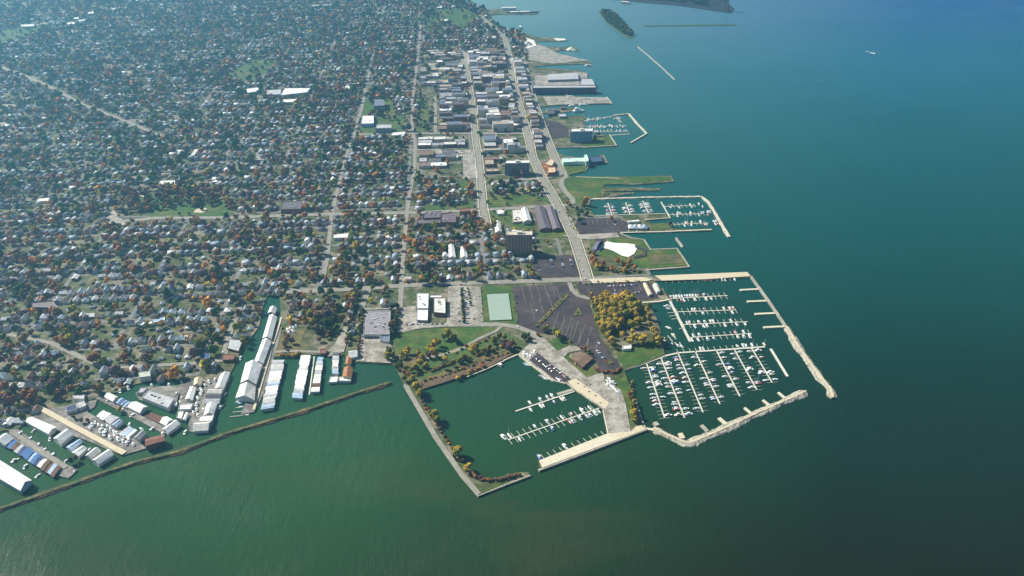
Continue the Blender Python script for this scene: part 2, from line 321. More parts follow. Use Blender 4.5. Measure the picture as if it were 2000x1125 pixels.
patch('open_lot', [[(198, 440), (222, 412), (240, 430), (246, 440), (214, 456)], [(310, 330), (330, 322), (348, 340), (300, 345)], [(500, 300), (524, 296), (530, 312), (500, 316)], [(640, 700), (660, 664), (676, 640), (684, 600), (690, 604), (684, 650), (672, 690)],
 [(1044, 150), (1130, 142), (1148, 144), (1146, 158), (1132, 158), (1132, 170), (1046, 176)], [(1060, 190), (1184, 192), (1190, 203), (1070, 207)], [(905, 104), (930, 108), (930, 126), (908, 128)], [(1020, 88), (1060, 90), (1090, 106), (1150, 120), (1080, 126), (1030, 118)],
 [(0, 205), (55, 207), (60, 214), (0, 210)], [(0, 237), (48, 241), (30, 254), (0, 250)], [(160, 150), (250, 140), (290, 145), (240, 160), (180, 158)], [(50, 44), (130, 28), (240, 12), (250, 16), (130, 40), (60, 54)], [(95, 160), (135, 150), (150, 156), (110, 170)], [(255, 120), (300, 112), (310, 118), (262, 128)], [(400, 60), (440, 52), (450, 58), (410, 66)], [(300, 20), (350, 12), (356, 16), (310, 26)], [(190, 100), (222, 96), (226, 102), (192, 106)], [(30, 110), (70, 104), (76, 108), (36, 116)], [(330, 190), (360, 186), (362, 192), (334, 198)], [(560, 60), (590, 56), (592, 60), (562, 65)], [(460, 200), (500, 196), (502, 202), (462, 208)], [(600, 120), (622, 117), (624, 121), (602, 125)]], M['gravel'], 0.2)
patch('tennis_courts', [[(951, 578), (993, 576), (1000, 627), (957, 629)]], M['court'], 0.3)
patch('grass_island', [[(1130, 602), (1138, 618), (1119, 619)], [(1106, 574), (1111, 580), (1052, 640), (1044, 638)], [(1184, 707), (1192, 705), (1198, 712), (1190, 716), (1182, 713)]], M['drygrass'], 0.3)
patch('pit_edge', [[(1158, 486), (1164, 470), (1180, 468), (1184, 474), (1166, 490)], [(1240, 480), (1262, 490), (1262, 502), (1238, 507), (1236, 504), (1257, 498), (1255, 492), (1240, 486)]], M['asphalt'], 0.35)
# roads: every line is a street seen in the photograph
ROADS = [([(1148, 550), (1143, 532), (1122, 466), (1090, 403), (1060, 352), (1040, 308), (1035, 281), (1022, 232), (1002, 162), (995, 112), (987, 77), (954, 47), (935, 30)], 17),
 ([(1098, 342), (1087, 318), (1072, 281), (1060, 250), (1040, 187), (1025, 132), (1020, 112)], 15),
 ([(950, 440), (944, 410), (938, 340), (935, 306), (930, 281), (922, 200), (912, 140), (902, 100)], 14),
 ([(779, 650), (782, 600), (785, 551), (787, 506), (795, 416), (802, 370), (810, 331), (811, 281), (805, 250), (805, 200), (812, 150), (820, 75), (822, 50)], 8),
 ([(632, 540), (640, 506), (647, 426), (660, 370), (675, 310), (690, 270), (707, 212), (717, 162), (728, 120)], 7.5),
 ([(560, 572), (700, 566), (785, 560), (870, 556), (1010, 552), (1148, 548), (1275, 546)], 13),
 ([(205, 438), (300, 428), (440, 427), (520, 424), (650, 420), (820, 417), (955, 411), (1092, 403)], 13),
 ([(940, 358), (1060, 350), (1092, 343), (1102, 340), (1107, 346), (1098, 352), (1096, 362), (1104, 376), (1118, 390), (1119, 398), (1110, 402), (1092, 403)], 11),
 ([(695, 264), (780, 262), (930, 262), (1060, 262)], 11), ([(795, 294), (930, 296), (1036, 288)], 9),
 ([(0, 132), (50, 150), (100, 172), (160, 205), (250, 240), (325, 272)], 15), ([(0, 86), (80, 70), (175, 50), (350, 17), (460, -5)], 16),
 ([(778, 650), (815, 641), (870, 637), (975, 636), (1010, 641), (1040, 652), (1062, 686), (1100, 718), (1150, 748), (1180, 766)], 11),
 ([(978, 640), (970, 648), (935, 664), (900, 684), (870, 694), (815, 706)], 6), ([(932, 562), (938, 640)], 11), ([(1112, 554), (1118, 570), (1130, 580), (1152, 586)], 8),
 ([(792, 755), (852, 858), (905, 934), (935, 968)], 7), ([(18, 655), (100, 672), (205, 722), (375, 712), (436, 706)], 8),
 ([(676, 640), (662, 672), (640, 690), (560, 688), (538, 690)], 6), ([(24, 846), (75, 880), (130, 916)], 6), ([(436, 706), (450, 650), (470, 600)], 9),
 ([(700, 640), (708, 600), (720, 568)], 9), ([(780, 604), (704, 606)], 6), ([(1150, 466), (1146, 500), (1152, 540)][:0] or [(1122, 462), (1206, 458)], 7)]
for k in range(1, 4): ROADS.append(([(830+8*k, 92+24*k*1.5), (1000+6*k, 90+24*k*1.5)], 8))
ROADS += [([(850, 190), (851, 262)], 8), ([(690, 165), (830, 160), (1008, 160)], 10), ([(500, 190), (700, 186)], 8)]
TAPER = {17: 0.60, 15: 0.6, 14: 0.55}
def densify(pts, step=40):
    out = []
    for a, b in zip(pts[:-1], pts[1:]):
        n = max(1, int((b-a).length/step))
        out += [a+(b-a)*i/n for i in range(n)]
    return out+[pts[-1]]
m = MB()
zr = LAND+0.62
for pts, wd in ROADS:
    zr += 0.01; m.strip(densify(pw(pts)), wd, zr, wd*TAPER.get(wd, 1.0))
struct('road', m, M['road'])
# pavements beside the broad streets
m = MB(); zr = LAND+0.98
for pts, wd in ROADS[:3]:
    q = densify(pw(pts)); zr += 0.012
    for sgn in (-1, 1):
        off = []
        for i, p in enumerate(q):
            d = (q[min(i+1, len(q)-1)]-q[max(i-1, 0)]).normalized(); ww = wd*(1+(TAPER[wd]-1)*i/(len(q)-1)); off.append(p+Vector((-d.y, d.x, 0))*sgn*(ww/2+2.2))
        m.strip(off, 1.6, zr); zr += 0.012
struct('pavement', m, M['pale'])
m = MB(); m.strip(densify(pw([(78, 799), (140, 833), (200, 865), (244, 888)])), 7.5, zr+0.05); m.strip(densify(pw([(550, 622), (533, 676), (496, 803)])), 3.4, zr+0.05); struct('path', m, M['sand'])
# painted bay lines on the lots
m = MB(); zz = LAND+0.80
def bays(a, b, n, ln, dirpx):
    a = G(*a); b = G(*b); d = (G(*dirpx[1])-G(*dirpx[0])).normalized()
    for i in range(n):
        c = a+(b-a)*i/max(1, n-1); m.strip([c-d*ln/2, c+d*ln/2], 0.6, zz)
bays((1022, 575), (1080, 566), 5, 55, ((1020, 562), (1030, 600)))
bays((1040, 610), (1090, 575), 4, 45, ((1020, 562), (1030, 600)))
bays((1085, 630), (1150, 660), 6, 55, ((1085, 650), (1100, 610)))
bays((1100, 640), (1165, 680), 5, 40, ((1120, 690), (1130, 640)))
bays((1148, 436), (1215, 436), 8, 22, ((1150, 450), (1147, 430)))
bays((1150, 570), (1250, 565), 3, 16, ((1150, 560), (1156, 575)))
m.f = [f for f in m.f]
struct('bay_lines', m, M['line'])
# far shores
m = MB()
m.prism(pw([(1168, 22), (1185, 20), (1205, 30), (1236, 68), (1238, 76), (1225, 74), (1185, 45)]), -1, 1.4)
m.prism(pw([(1258, 50), (1438, 48), (1438, 50), (1258, 52.2)]), -1, 1.0)
struct('far_island_ground', m, M['grass'])
m = MB(); m.prism(pw([(1190, -2), (1250, 5), (1330, 12), (1400, 22), (1428, 26), (1434, 18), (1420, 4), (1410, -30), (1100, -30)]), -1, 1.5); struct('far_peninsula_ground', m, mk('coal_yard', (0.016, 0.020, 0.030), scale=0.02, var=0.5))

# ================================================================== BUILDINGS
FOOT = []                                    # photo outlines where no house or tree may be scattered
BOXES = []
WHITE = (0.80, 0.79, 0.75); OFFW = (0.62, 0.60, 0.55); GREY = (0.30, 0.30, 0.31); LGREY = (0.45, 0.45, 0.46); DGREY = (0.11, 0.11, 0.12)
BROWN = (0.13, 0.07, 0.045); RUST = (0.36, 0.15, 0.06); TAN = (0.48, 0.37, 0.24); BLUE = (0.06, 0.14, 0.34); LBLUE = (0.36, 0.46, 0.58); NAVY = (0.04, 0.06, 0.14); BRICK = (0.23, 0.10, 0.07)
TEALW = (0.55, 0.72, 0.62); CREAM = (0.62, 0.52, 0.36)
def lerp(a, b, t): return a+(b-a)*t
def gable(q, z, rise, over=0.5, along='L', thick=0.25):
    """roof of two slopes over the corners q (A far-left, B far-right, C near-right, D near-left)"""
    A, B, C, D = [Vector((p[0], p[1])) for p in q]
    if along == 'W': A, B, C, D = B, C, D, A
    e = ((D-A).normalized())*over; s = ((B-A).normalized())*over
    A2, B2, C2, D2 = A-e-s, B-e+s, C+e+s, D+e-s
    r1, r2 = (A2+B2)/2, (D2+C2)/2
    m = MB(); zl = z-0.1
    v = [(*A2, zl), (*B2, zl), (*C2, zl), (*D2, zl), (*r1, z+rise), (*r2, z+rise)]
    v += [(p[0], p[1], p[2]-thick) for p in v]
    m.add(v, [(0, 3, 5, 4), (1, 4, 5, 2), (6, 10, 11, 9), (7, 8, 11, 10), (0, 4, 10, 6), (4, 1, 7, 10), (3, 9, 11, 5), (5, 11, 8, 2), (0, 6, 9, 3), (1, 2, 8, 7)])
    return m
def walls(q, z0, z, rise=0, along='L'):
    A, B, C, D = [Vector((p[0], p[1])) for p in q]
    if along == 'W': A, B, C, D = B, C, D, A
    m = MB(); m.prism([A, B, C, D], z0, z, top=False)
    if rise:
        r1, r2 = (A+B)/2, (D+C)/2
        m.add([(*A, z), (*B, z), (*r1, z+rise-0.1)], [(0, 1, 2)]); m.add([(*D, z), (*C, z), (*r2, z+rise-0.1)], [(1, 0, 2)])
    return m
def shrink(q, d):
    c = sum((Vector((p[0], p[1])) for p in q), Vector((0, 0)))/len(q)
    return [c+(Vector((p[0], p[1]))-c)*(1-d/max(1.0, (Vector((p[0], p[1]))-c).length)) for p in q]
def windows(root, q, z0, h, face=(3, 2), n=6, floors=2, mat=None, sill=1.0):
    """rows of windows a few centimetres proud of one face"""
    a = Vector((q[face[0]][0], q[face[0]][1])); b = Vector((q[face[1]][0], q[face[1]][1])); d = (b-a); L = d.length; d.normalize()
    nn = Vector((d.y, -d.x)); c = sum((Vector((p[0], p[1])) for p in q), Vector((0, 0)))/4
    if nn.dot((a+b)/2-c) < 0: nn = -nn
    fh = h/floors; ww = L/n
    for f in range(floors):
        for i in range(n):
            p = a+d*(ww*(i+0.5)); m = MB()
            q4 = [p-d*ww*0.28-nn*0.1, p+d*ww*0.28-nn*0.1, p+d*ww*0.28+nn*0.06, p-d*ww*0.28+nn*0.06]
            m.prism(q4, z0+f*fh+sill, z0+f*fh+fh-0.6)
            m.build('window', mat or M['glass'], root)
def bld(name, q, h, style='flat', roof=GREY, wall=OFFW, label='', cat='building', group=None, rise=None, along='L', base=LAND, win=None, units=0, parapet=0.7, foot=True):
    """q: the roof corners in the photograph at height h"""
    z = base+h; P4 = pw(q, z)
    c = sum(P4, Vector())/4; c.z = base
    root = empty(name, c, label, cat, group)
    if foot:
        BOXES.append([(p[0], p[1]) for p in P4])
    if style == 'flat':
        walls(P4, base, z).build('wall', M['paint'], root, wall)
        m = MB(); m.prism(shrink(P4, 0.35), z-0.6, z-0.25); m.build('roof', M['roof'], root, roof)
        m = MB()
        inn = shrink(P4, 0.5)
        for i in range(4): m.prism([P4[i], P4[(i+1) % 4], inn[(i+1) % 4], inn[i]], z+0.003, z+parapet-0.1)
        m.build('parapet', M['paint'], root, tuple(min(0.8, x*1.15) for x in wall))
        rr = random.Random(int(c.x*7+c.y))
        for k in range(units):
            u, v = rr.uniform(0.2, 0.8), rr.uniform(0.2, 0.8)
            p = lerp(lerp(P4[0], P4[1], u), lerp(P4[3], P4[2], u), v); m = MB(); s = rr.uniform(1.5, 3.5)
            m.box(p, s, s*rr.uniform(0.6, 1.2), z-0.26, z+rr.uniform(0.8, 2.0), GA); m.build('roof_unit', M['paint'], root, OFFW if rr.random() < 0.6 else GREY)
    else:
        if rise is None:
            a, b = (P4[1]-P4[0]).length, (P4[3]-P4[0]).length
            rise = 0.28*(a if along == 'L' else b)
        iw = shrink(P4, 0.4)
        walls(iw, base, z, rise, along).build('wall', M['paint'], root, wall)
        gable(P4, z, rise, 0.3, along).build('roof', M['roof'], root, roof)
    if win: windows(root, P4, base, h, n=win[0], floors=win[1])
    return root
def boathouse_row(q, n, cols, where, h=4.0, walls_=OFFW, gap=0.0, style='gable', vary=0.8, base=LAND, along='W'):
    """covered boat sheds side by side; q is split from A-B (first) to D-C (last)"""
    rr = random.Random(int(q[0][0]*31+q[0][1]))
    A, B, C, D = q
    for i in range(n):
        t0, t1 = i/n, (i+1-gap)/n
        l = lambda p, r, t: (p[0]+(r[0]-p[0])*t, p[1]+(r[1]-p[1])*t)
        e = rr.uniform(0, 0.22)
        a, b = l(A, D, t0), l(B, C, t0); d, c = l(A, D, t1), l(B, C, t1)
        a2, b2 = l(a, b, e*rr.random()), l(b, a, e*rr.random()); d2, c2 = l(d, c, e*0.3), l(c, d, e*rr.random())
        name, col = cols[i % len(cols)] if isinstance(cols[0], tuple) and isinstance(cols[0][0], str) else ('white', cols[i % len(cols)])
        lab = '%s-roofed boathouse, %s of %d %s' % (name, ordn(i+1), n, where)
        bld('boathouse', [a2, b2, c2, d2], h+rr.uniform(-vary, vary), style, col, tuple(x*rr.uniform(0.7, 1) for x in walls_), lab, 'boathouse', 'boathouses in the yards on the left shore', base=base-1.4, along=along, rise=rr.uniform(0.6, 1.3))
WH = ('white', WHITE); WG = ('light grey', LGREY); OW = ('off-white', OFFW); BL = ('blue', BLUE); NV = ('navy', NAVY); LB = ('pale blue', LBLUE); BR = ('brown', BROWN); DG = ('dark grey', DGREY); RU = ('rust', RUST)
BG = 'boathouses in the yards on the left shore'
def bh(q, h, style, roof, label, along='L', wall=OFFW, rise=None):
    return bld('boathouse', q, h, style, roof, wall, label, 'boathouse', BG, along=along, base=LAND-1.2, rise=rise)
# long sheds beside the footbridge
bh([(526, 616), (541, 619), (530, 662), (513, 660)], 6, 'gable', WHITE, 'long white boat shed at the far end of the walkway canal', wall=TAN)
bh([(513, 663), (530, 666), (514, 710), (496, 708)], 6, 'gable', WHITE, 'long white boat shed in the middle of the walkway row', wall=TAN)
bh([(480, 709), (512, 712), (500, 750), (470, 747)], 7, 'gable', WHITE, 'broad white boat shed near the end of the walkway row', wall=TAN)
bh([(469, 751), (499, 755), (497, 781), (460, 777)], 6, 'gable', OFFW, 'nearest boat shed left of the walkway, greyish patched roof')
bh([(528, 599), (541, 602), (536, 613), (523, 611)], 5, 'gable', WHITE, 'small white boat shed at the head of the canal')
boathouse_row([(532, 703), (557, 703), (536, 795), (508, 800)], 13, [WG, OW, WG, WH, WH, OW, LB, WH, WH, WG, OW, WG, LB], 'right of the walkway from far to near', h=4.5)
boathouse_row([(588, 694), (607, 694), (591, 778), (570, 776)], 9, [WH, WH, OW, WH, WH, WH, WH, WG, LB], 'in the free-standing row off the dirt path', h=4.5, vary=0.3)
boathouse_row([(620, 697), (632, 698), (624, 764), (607, 765)], 8, [LB, WG, WH, WG, OW, WH, BR, WH], 'behind the narrow jetty from far to near', h=4)
boathouse_row([(650, 688), (662, 688), (661, 730), (648, 729)], 6, [DG, WG, OW, WH, WG, LB], 'left of the brown-roofed boathouse', h=4)
bh([(672, 718), (689, 718), (686, 738), (669, 736)], 6, 'gable', RUST, 'rusty brown roofed boathouse at the end of the strip', wall=CREAM)
bh([(677, 696), (688, 696), (685, 712), (674, 711)], 5, 'gable', RUST, 'small rusty boathouse behind the white roof on the strip', wall=CREAM)
bh([(681, 686), (698, 684), (698, 696), (682, 699)], 6, 'gable', WHITE, 'white gabled boathouse where the strip meets the shore', along='W')
bh([(662, 736), (686, 737), (685, 744), (661, 744)], 4, 'flat', WHITE, 'low white boathouse at the water end of the strip')
bh([(645, 736), (660, 735), (658, 746), (642, 747)], 3, 'flat', WHITE, 'low white boat shelter left of the rusty boathouse')
bld('shed', [(625, 683), (637, 681), (637, 690), (626, 691)], 4, 'flat', BRICK, BRICK, 'small brick red shed at the end of the dirt path', 'shed')
# yard between the canals
Y = [([(380, 739), (396, 740), (392, 753), (378, 752)], 'gable', CREAM, 'small cream boathouse at the top of the gravel yard', 'L'), ([(371, 757), (383, 757), (376, 781), (362, 779)], 'gable', WHITE, 'narrow white boathouse on the left of the gravel yard', 'L'),
 ([(351, 790), (376, 788), (372, 799), (348, 800)], 'flat', WHITE, 'flat white boathouse on the left edge of the gravel yard', 'L'), ([(431, 731), (449, 727), (436, 760), (420, 758)], 'gable', WHITE, 'tall white and blue boathouse along the channel', 'L'),
 ([(409, 760), (436, 760), (432, 768), (404, 768)], 'gable', OFFW, 'off-white boathouse below the tall one on the channel', 'W'), ([(403, 770), (432, 770), (430, 778), (401, 778)], 'gable', DGREY, 'first dark gabled boathouse on the channel', 'W'),
 ([(401, 779), (430, 779), (428, 787), (398, 787)], 'gable', LGREY, 'second dull gabled boathouse on the channel', 'W'), ([(404, 789), (424, 788), (417, 808), (398, 811)], 'gable', WHITE, 'white and brown boathouse with ridge towards the water', 'L'),
 ([(390, 813), (418, 810), (414, 822), (386, 823)], 'flat', WHITE, 'wide flat white boathouse at the channel mouth', 'L'), ([(380, 826), (412, 823), (406, 840), (377, 842)], 'gable', OFFW, 'last boathouse at the tip of the gravel yard', 'W'),
 ([(348, 803), (359, 804), (354, 818), (345, 816)], 'flat', WHITE, 'little white boathouse beside the dark canal', 'L'), ([(363, 806), (368, 806), (362, 820), (357, 819)], 'gable', WHITE, 'slim white boathouse right beside the little white one', 'L')]
for q, st, c, lab, al in Y: bh(q, 5, st, c, lab, al, wall=TAN if c == CREAM else OFFW)
bld('warehouse', [(290, 762), (340, 778), (328, 797), (277, 776)], 6, 'flat', LGREY, OFFW, 'large grey flat-roofed shed on the island between canals', 'shed', units=4)
bld('shed', [(274, 757), (288, 758), (280, 766), (267, 768)], 4, 'flat', LGREY, GREY, 'small grey shed beside the large grey island shed', 'shed')
bh([(212, 766), (230, 775), (221, 784), (204, 775)], 5, 'gable', WHITE, 'first white boathouse at the land end of the middle pier', 'W')
boathouse_row([(238, 776), (226, 786), (246, 797), (259, 787)], 6, [LB, BL, WG, BL, LB, WH], 'in the striped group on the middle pier', h=4, along='L')
bh([(266, 784), (288, 794), (273, 806), (250, 795)], 5.5, 'gable', WHITE, 'big white boathouse in the middle of the middle pier', 'W')
bld('boat_deck', [(290, 803), (324, 816), (311, 827), (280, 811)], 0.6, 'flat', BROWN, BROWN, 'brown open deck between white boathouses on the middle pier', 'deck', parapet=0.2)
bh([(326, 813), (338, 820), (324, 831), (312, 825)], 5, 'gable', WHITE, 'white boathouse just past the brown deck', 'W')
bh([(340, 821), (352, 828), (328, 846), (317, 838)], 5, 'gable', WHITE, 'white boathouse at the tip of the middle pier', 'L')
boathouse_row([(202, 801), (188, 813), (215, 829), (234, 815)], 4, [WH, WH, WG, WG], 'on the canal side of the gravel pier, land end', h=4, gap=0.08, along='L')
bh([(233, 819), (240, 823), (226, 834), (217, 830)], 5, 'gable', LBLUE, 'pale blue boathouse among the white canal-side ones', 'L')
boathouse_row([(252, 832), (232, 848), (248, 857), (268, 840)], 3, [WG, LB, WH], 'on the canal side of the gravel pier, far end', h=4, along='L')
bh([(276, 841), (286, 845), (272, 859), (261, 854)], 6, 'gable', GREY, 'grey rounded boathouse behind the dark brown building', 'L')
bld('warehouse', [(284, 857), (318, 849), (321, 860), (284, 871)], 8, 'gable', BRICK, BROWN, 'dark brown long building at the tip of the gravel pier', 'building', rise=1.5, along='W')
bh([(62, 814), (110, 834), (94, 847), (50, 823)], 6, 'gable', WHITE, 'biggest white boathouse on the left of the gravel pier', 'W', rise=2.5)
bh([(127, 839), (142, 848), (119, 867), (104, 856)], 6, 'gable', WHITE, 'second white boathouse on the left of the gravel pier', 'L')
bh([(154, 858), (161, 862), (140, 881), (129, 873)], 4, 'gable', LBLUE, 'pale blue striped boathouse on the left of the gravel pier', 'L')
bh([(160, 871), (169, 875), (153, 891), (141, 883)], 5, 'gable', WHITE, 'third white boathouse from the tip of the gravel pier', 'L')
bh([(184, 875), (197, 880), (177, 895), (166, 890)], 4.5, 'gable', OFFW, 'off-white boathouse with wavy roof near the gravel pier tip', 'L')
bh([(210, 878), (222, 888), (192, 907), (180, 899)], 5.5, 'gable', WHITE, 'white boathouse nearest the tip of the gravel pier', 'L')
bh([(6, 848), (26, 856), (9, 870), (-12, 860)], 5, 'gable', WHITE, 'white boathouse at the head of the leftmost canal', 'L')
boathouse_row([(28, 858), (13, 873), (104, 932), (120, 912)], 14, [BL, BR, WG, NV, BL, BL, LB, BL, NV, WH, BR, BR, LB, BR], 'of the dark blue row on the leftmost pier', h=3.8, along='L', walls_=NAVY)
bld('warehouse', [(-30, 880), (62, 938), (40, 958), (-60, 900)], 6, 'gable', WHITE, LBLUE, 'long white shed cut by the left edge of the picture', 'shed', along='W')
# landmarks further in
LM = {}
def lm(key, px, phrase): LM[key] = (px, phrase)
wr = bld('warehouse', [(711, 607), (763, 607), (761, 653), (710, 653)], 7, 'flat', (0.27, 0.25, 0.27), OFFW, 'long grey flat-roofed warehouse left of the white school', 'warehouse', units=10)
bld('annex', [(744, 653.5), (761, 653.5), (760, 667), (742, 664)], 5, 'flat', (0.14, 0.18, 0.25), OFFW, 'dark blue roofed annex on the near end of the grey warehouse', 'building')
bld('school_building', [(814, 573), (837, 573), (836, 602), (814, 602)], 7, 'flat', WHITE, OFFW, 'white flat-roofed office wing, farther of the two on the left', 'building', units=4)
bld('school_building', [(814, 605), (836, 604), (835, 626), (814, 625)], 5, 'flat', WHITE, OFFW, 'white flat-roofed office wing, nearer of the two on the left', 'building', win=(7, 1))
bld('school_building', [(847, 582), (870, 582), (870, 612), (847, 610)], 7, 'flat', OFFW, BRICK, 'off-white office wing with a roof hatch, on the right', 'building', units=3)
bld('link_building', [(837.5, 577), (862, 577), (862, 581), (837.5, 581)], 5, 'flat', WHITE, OFFW, 'thin white link between the office wings', 'building')
bld('park_shelter', [(1131, 686), (1158, 699), (1138, 717), (1114, 699)], 5, 'gable', (0.19, 0.12, 0.08), BROWN, 'brown low-roofed marina pavilion by the concrete spur', 'pavilion', rise=1.6)
bld('pavilion_wing', [(1113, 693), (1117, 697), (1128, 709), (1124, 710)], 3, 'flat', (0.7, 0.6, 0.42), TAN, 'cream edge canopy along the brown pavilion', 'canopy')
bld('shed', [(1216, 675), (1233, 673), (1233, 681), (1217, 682)], 4, 'flat', WHITE, OFFW, 'white hut on the grass under the yellow trees', 'shed')
def tower(name, q, h, nb, fl, face, side, label, roof=OFFW):
    r = bld(name, q, h, 'flat', roof, side, label, 'tower block', units=3)
    z = LAND+h; P4 = pw(q, z)
    a, b = P4[3], P4[2]; d = (b-a); L = d.length; d.normalize(); nn = Vector((d.y, -d.x, 0))
    m = MB(); m.prism([a+d*0.2-nn*0.2, b-d*0.2-nn*0.2, b-d*0.2+nn*0.12, a+d*0.2+nn*0.12], LAND, z-0.8); m.build('facade', M['paint'], r, face)
    for i in range(nb):
        c0 = a+d*L*(i+0.26)/nb; c1 = a+d*L*(i+0.62)/nb
        for f in range(fl):
            z0 = LAND+2+(h-3)*f/fl; m = MB(); m.prism([c0+nn*0.05, c1+nn*0.05, c1+nn*0.22, c0+nn*0.22], z0+1.4, z0+(h-3)/fl-0.8); m.build('window', M['glass'], r)
        m = MB(); m.prism([a+d*(L*(i+0.86)/nb)-d*0.3, a+d*(L*(i+0.86)/nb)+d*0.3, a+d*(L*(i+0.86)/nb)+d*0.3+nn*0.9, a+d*(L*(i+0.86)/nb)-d*0.3+nn*0.9], LAND, z-0.9); m.build('fin', M['paint'], r, tuple(min(0.8, x*1.6) for x in face))
    m = MB(); p = (P4[0]+P4[1]+P4[2]+P4[3])/4; m.box(p, 9, 6, z-0.26, z+3.5, GA); m.build('lift_house', M['paint'], r, OFFW)
    return r
tower('apartment_tower', [(990, 452), (1039, 451), (1040, 459), (988, 459)], 38, 9, 10, (0.33, 0.23, 0.18), (0.60, 0.50, 0.38), 'brown apartment tower by the parking lot, casting a long shadow', (0.55, 0.48, 0.38))
tower('apartment_tower', [(989, 314), (1033, 313), (1034, 318), (986, 319)], 27, 8, 7, (0.20, 0.19, 0.21), OFFW, 'dark apartment tower with white roof edge near downtown', WHITE)
tower('hotel_tower', [(1117, 252), (1158, 251), (1157, 256), (1114, 257)], 26, 10, 7, (0.20, 0.33, 0.48), WHITE, 'blue fronted hotel tower with white roof by the small harbour', WHITE)
bld('warehouse', [(1044, 404), (1062, 403), (1077, 446), (1054, 448)], 6, 'gable', (0.13, 0.11, 0.13), BRICK, 'left of the two long dark sheds beside the main road', 'warehouse', rise=3)
bld('warehouse', [(1066, 404), (1080, 403), (1096, 446), (1080, 448)], 6, 'gable', (0.17, 0.14, 0.16), BRICK, 'right of the two long dark sheds beside the main road', 'warehouse', rise=3)
bld('warehouse', [(1018, 408), (1030, 407), (1038, 431), (1022, 433)], 7, 'gable', WHITE, OFFW, 'white gabled shed left of the long dark sheds', 'warehouse')
bld('warehouse', [(1000, 410), (1017, 409), (1021, 432), (1002, 434)], 4, 'flat', OFFW, TAN, 'pale flat yard building beside the white gabled shed', 'building', units=5)
bld('shop', [(970, 410), (985, 409), (986, 417), (971, 418)], 4, 'flat', WHITE, OFFW, 'small white building on the lawn by the broad street', 'building')
bld('warehouse', [(965, 433), (977, 433), (980, 452), (968, 454)], 6, 'gable', WHITE, OFFW, 'white gabled hall left of the apartment tower', 'warehouse')
bld('school_building', [(832, 414), (862, 413), (860, 425), (825, 426)], 9, 'flat', (0.14, 0.12, 0.14), BRICK, 'dark brick school wing on the left', 'school', units=4)
bld('school_building', [(862, 418), (890, 415), (891, 434), (862, 434)], 8, 'flat', (0.16, 0.12, 0.14), BRICK, 'dark brick school wing on the right, nearest the turning circle', 'school', units=4)
bld('school_building', [(816, 428), (861, 427), (860, 436), (814, 437)], 6, 'flat', (0.15, 0.12, 0.13), BRICK, 'low dark brick school wing along the street', 'school')
bld('school_building', [(898, 408), (918, 406), (919, 412), (898, 414)], 11, 'flat', BRICK, BRICK, 'tall dark brick hall behind the school', 'school')
bld('row_house', [(876, 479), (886, 478), (890, 502), (877, 503)], 7, 'gable', WHITE, OFFW, 'left of two long white-roofed apartment houses', 'house')
bld('row_house', [(899, 484), (910, 483), (913, 502), (900, 503)], 7, 'gable', WHITE, OFFW, 'right of two long white-roofed apartment houses', 'house')
bld('warehouse', [(652, 458), (680, 455), (680, 464), (650, 465)], 5, 'flat', WHITE, OFFW, 'white flat-roofed shop amid the trees', 'building')
bld('warehouse', [(552, 394), (590, 392), (588, 408), (548, 409)], 9, 'flat', (0.13, 0.12, 0.14), BRICK, 'dark roofed hall on the long cross street', 'building', units=5)
bld('shop', [(1076, 309), (1083, 316), (1078, 324), (1063, 320)], 8, 'flat', (0.62, 0.50, 0.33), RUST, 'orange-brown hall with a bright roof, farther one', 'building')
bld('shop', [(1060, 316), (1075, 321), (1072, 330), (1061, 326)], 6, 'flat', RUST, RUST, 'rust coloured building in the wedge between roads', 'building')
bld('shop', [(1070, 327), (1084, 326), (1085, 336), (1070, 338)], 8, 'flat', (0.66, 0.45, 0.28), RUST, 'orange building at the tip of the road wedge', 'building')
bld('shop', [(1066, 338), (1078, 337), (1080, 341), (1068, 342)], 4, 'flat', TAN, RUST, 'low tan shop at the road junction', 'building')
bld('museum', [(1097, 309), (1140, 308), (1146, 315), (1100, 317)], 8, 'flat', TEALW, TEALW, 'long mint-white waterfront building on its own wharf', 'building', units=3)
bld('museum', [(1141, 302), (1146, 302), (1150, 314), (1144, 316)], 12, 'flat', TEALW, TEALW, 'mint-white stair block at the end of the waterfront building', 'building')
bld('warehouse', [(1150, 307), (1172, 304), (1178, 315), (1152, 317)], 5, 'flat', (0.05, 0.09, 0.16), NAVY, 'dark blue terrace hall at the end of the wharf', 'building')
bld('pier_warehouse', [(1040, 167), (1163, 167), (1164, 171), (1041, 172)], 16, 'flat', (0.42, 0.42, 0.43), (0.10, 0.06, 0.09), 'very long dark warehouse filling a pier', 'warehouse', win=(24, 2))
bld('pier_warehouse', [(1136, 154), (1156, 154), (1162, 166), (1132, 166)], 8, 'flat', LGREY, GREY, 'pale grey shed at the end of the long warehouse pier', 'warehouse')
bld('pier_warehouse', [(1070, 145), (1127, 143), (1130, 154), (1070, 156)], 7, 'gable', LGREY, GREY, 'long grey vaulted shed behind the warehouse pier', 'warehouse', along='W', rise=3)
bld('city_hall', [(708, 226), (730, 226), (730, 241), (705, 242)], 9, 'flat', WHITE, LBLUE, 'bright white-roofed civic building by the green square', 'building', units=2)
bld('courthouse', [(736, 243), (764, 243), (765, 250), (733, 251)], 12, 'flat', LGREY, GREY, 'grey courthouse right of the bright white civic building', 'building', win=(10, 3))
bld('courthouse', [(731, 194), (750, 194), (751, 206), (730, 207)], 14, 'flat', (0.16, 0.18, 0.24), GREY, 'dark square courthouse on the green square', 'building', win=(6, 3))
bld('hall', [(766, 259), (792, 257), (790, 262), (764, 265)], 5, 'flat', WHITE, OFFW, 'narrow white hall beside the square street', 'building')
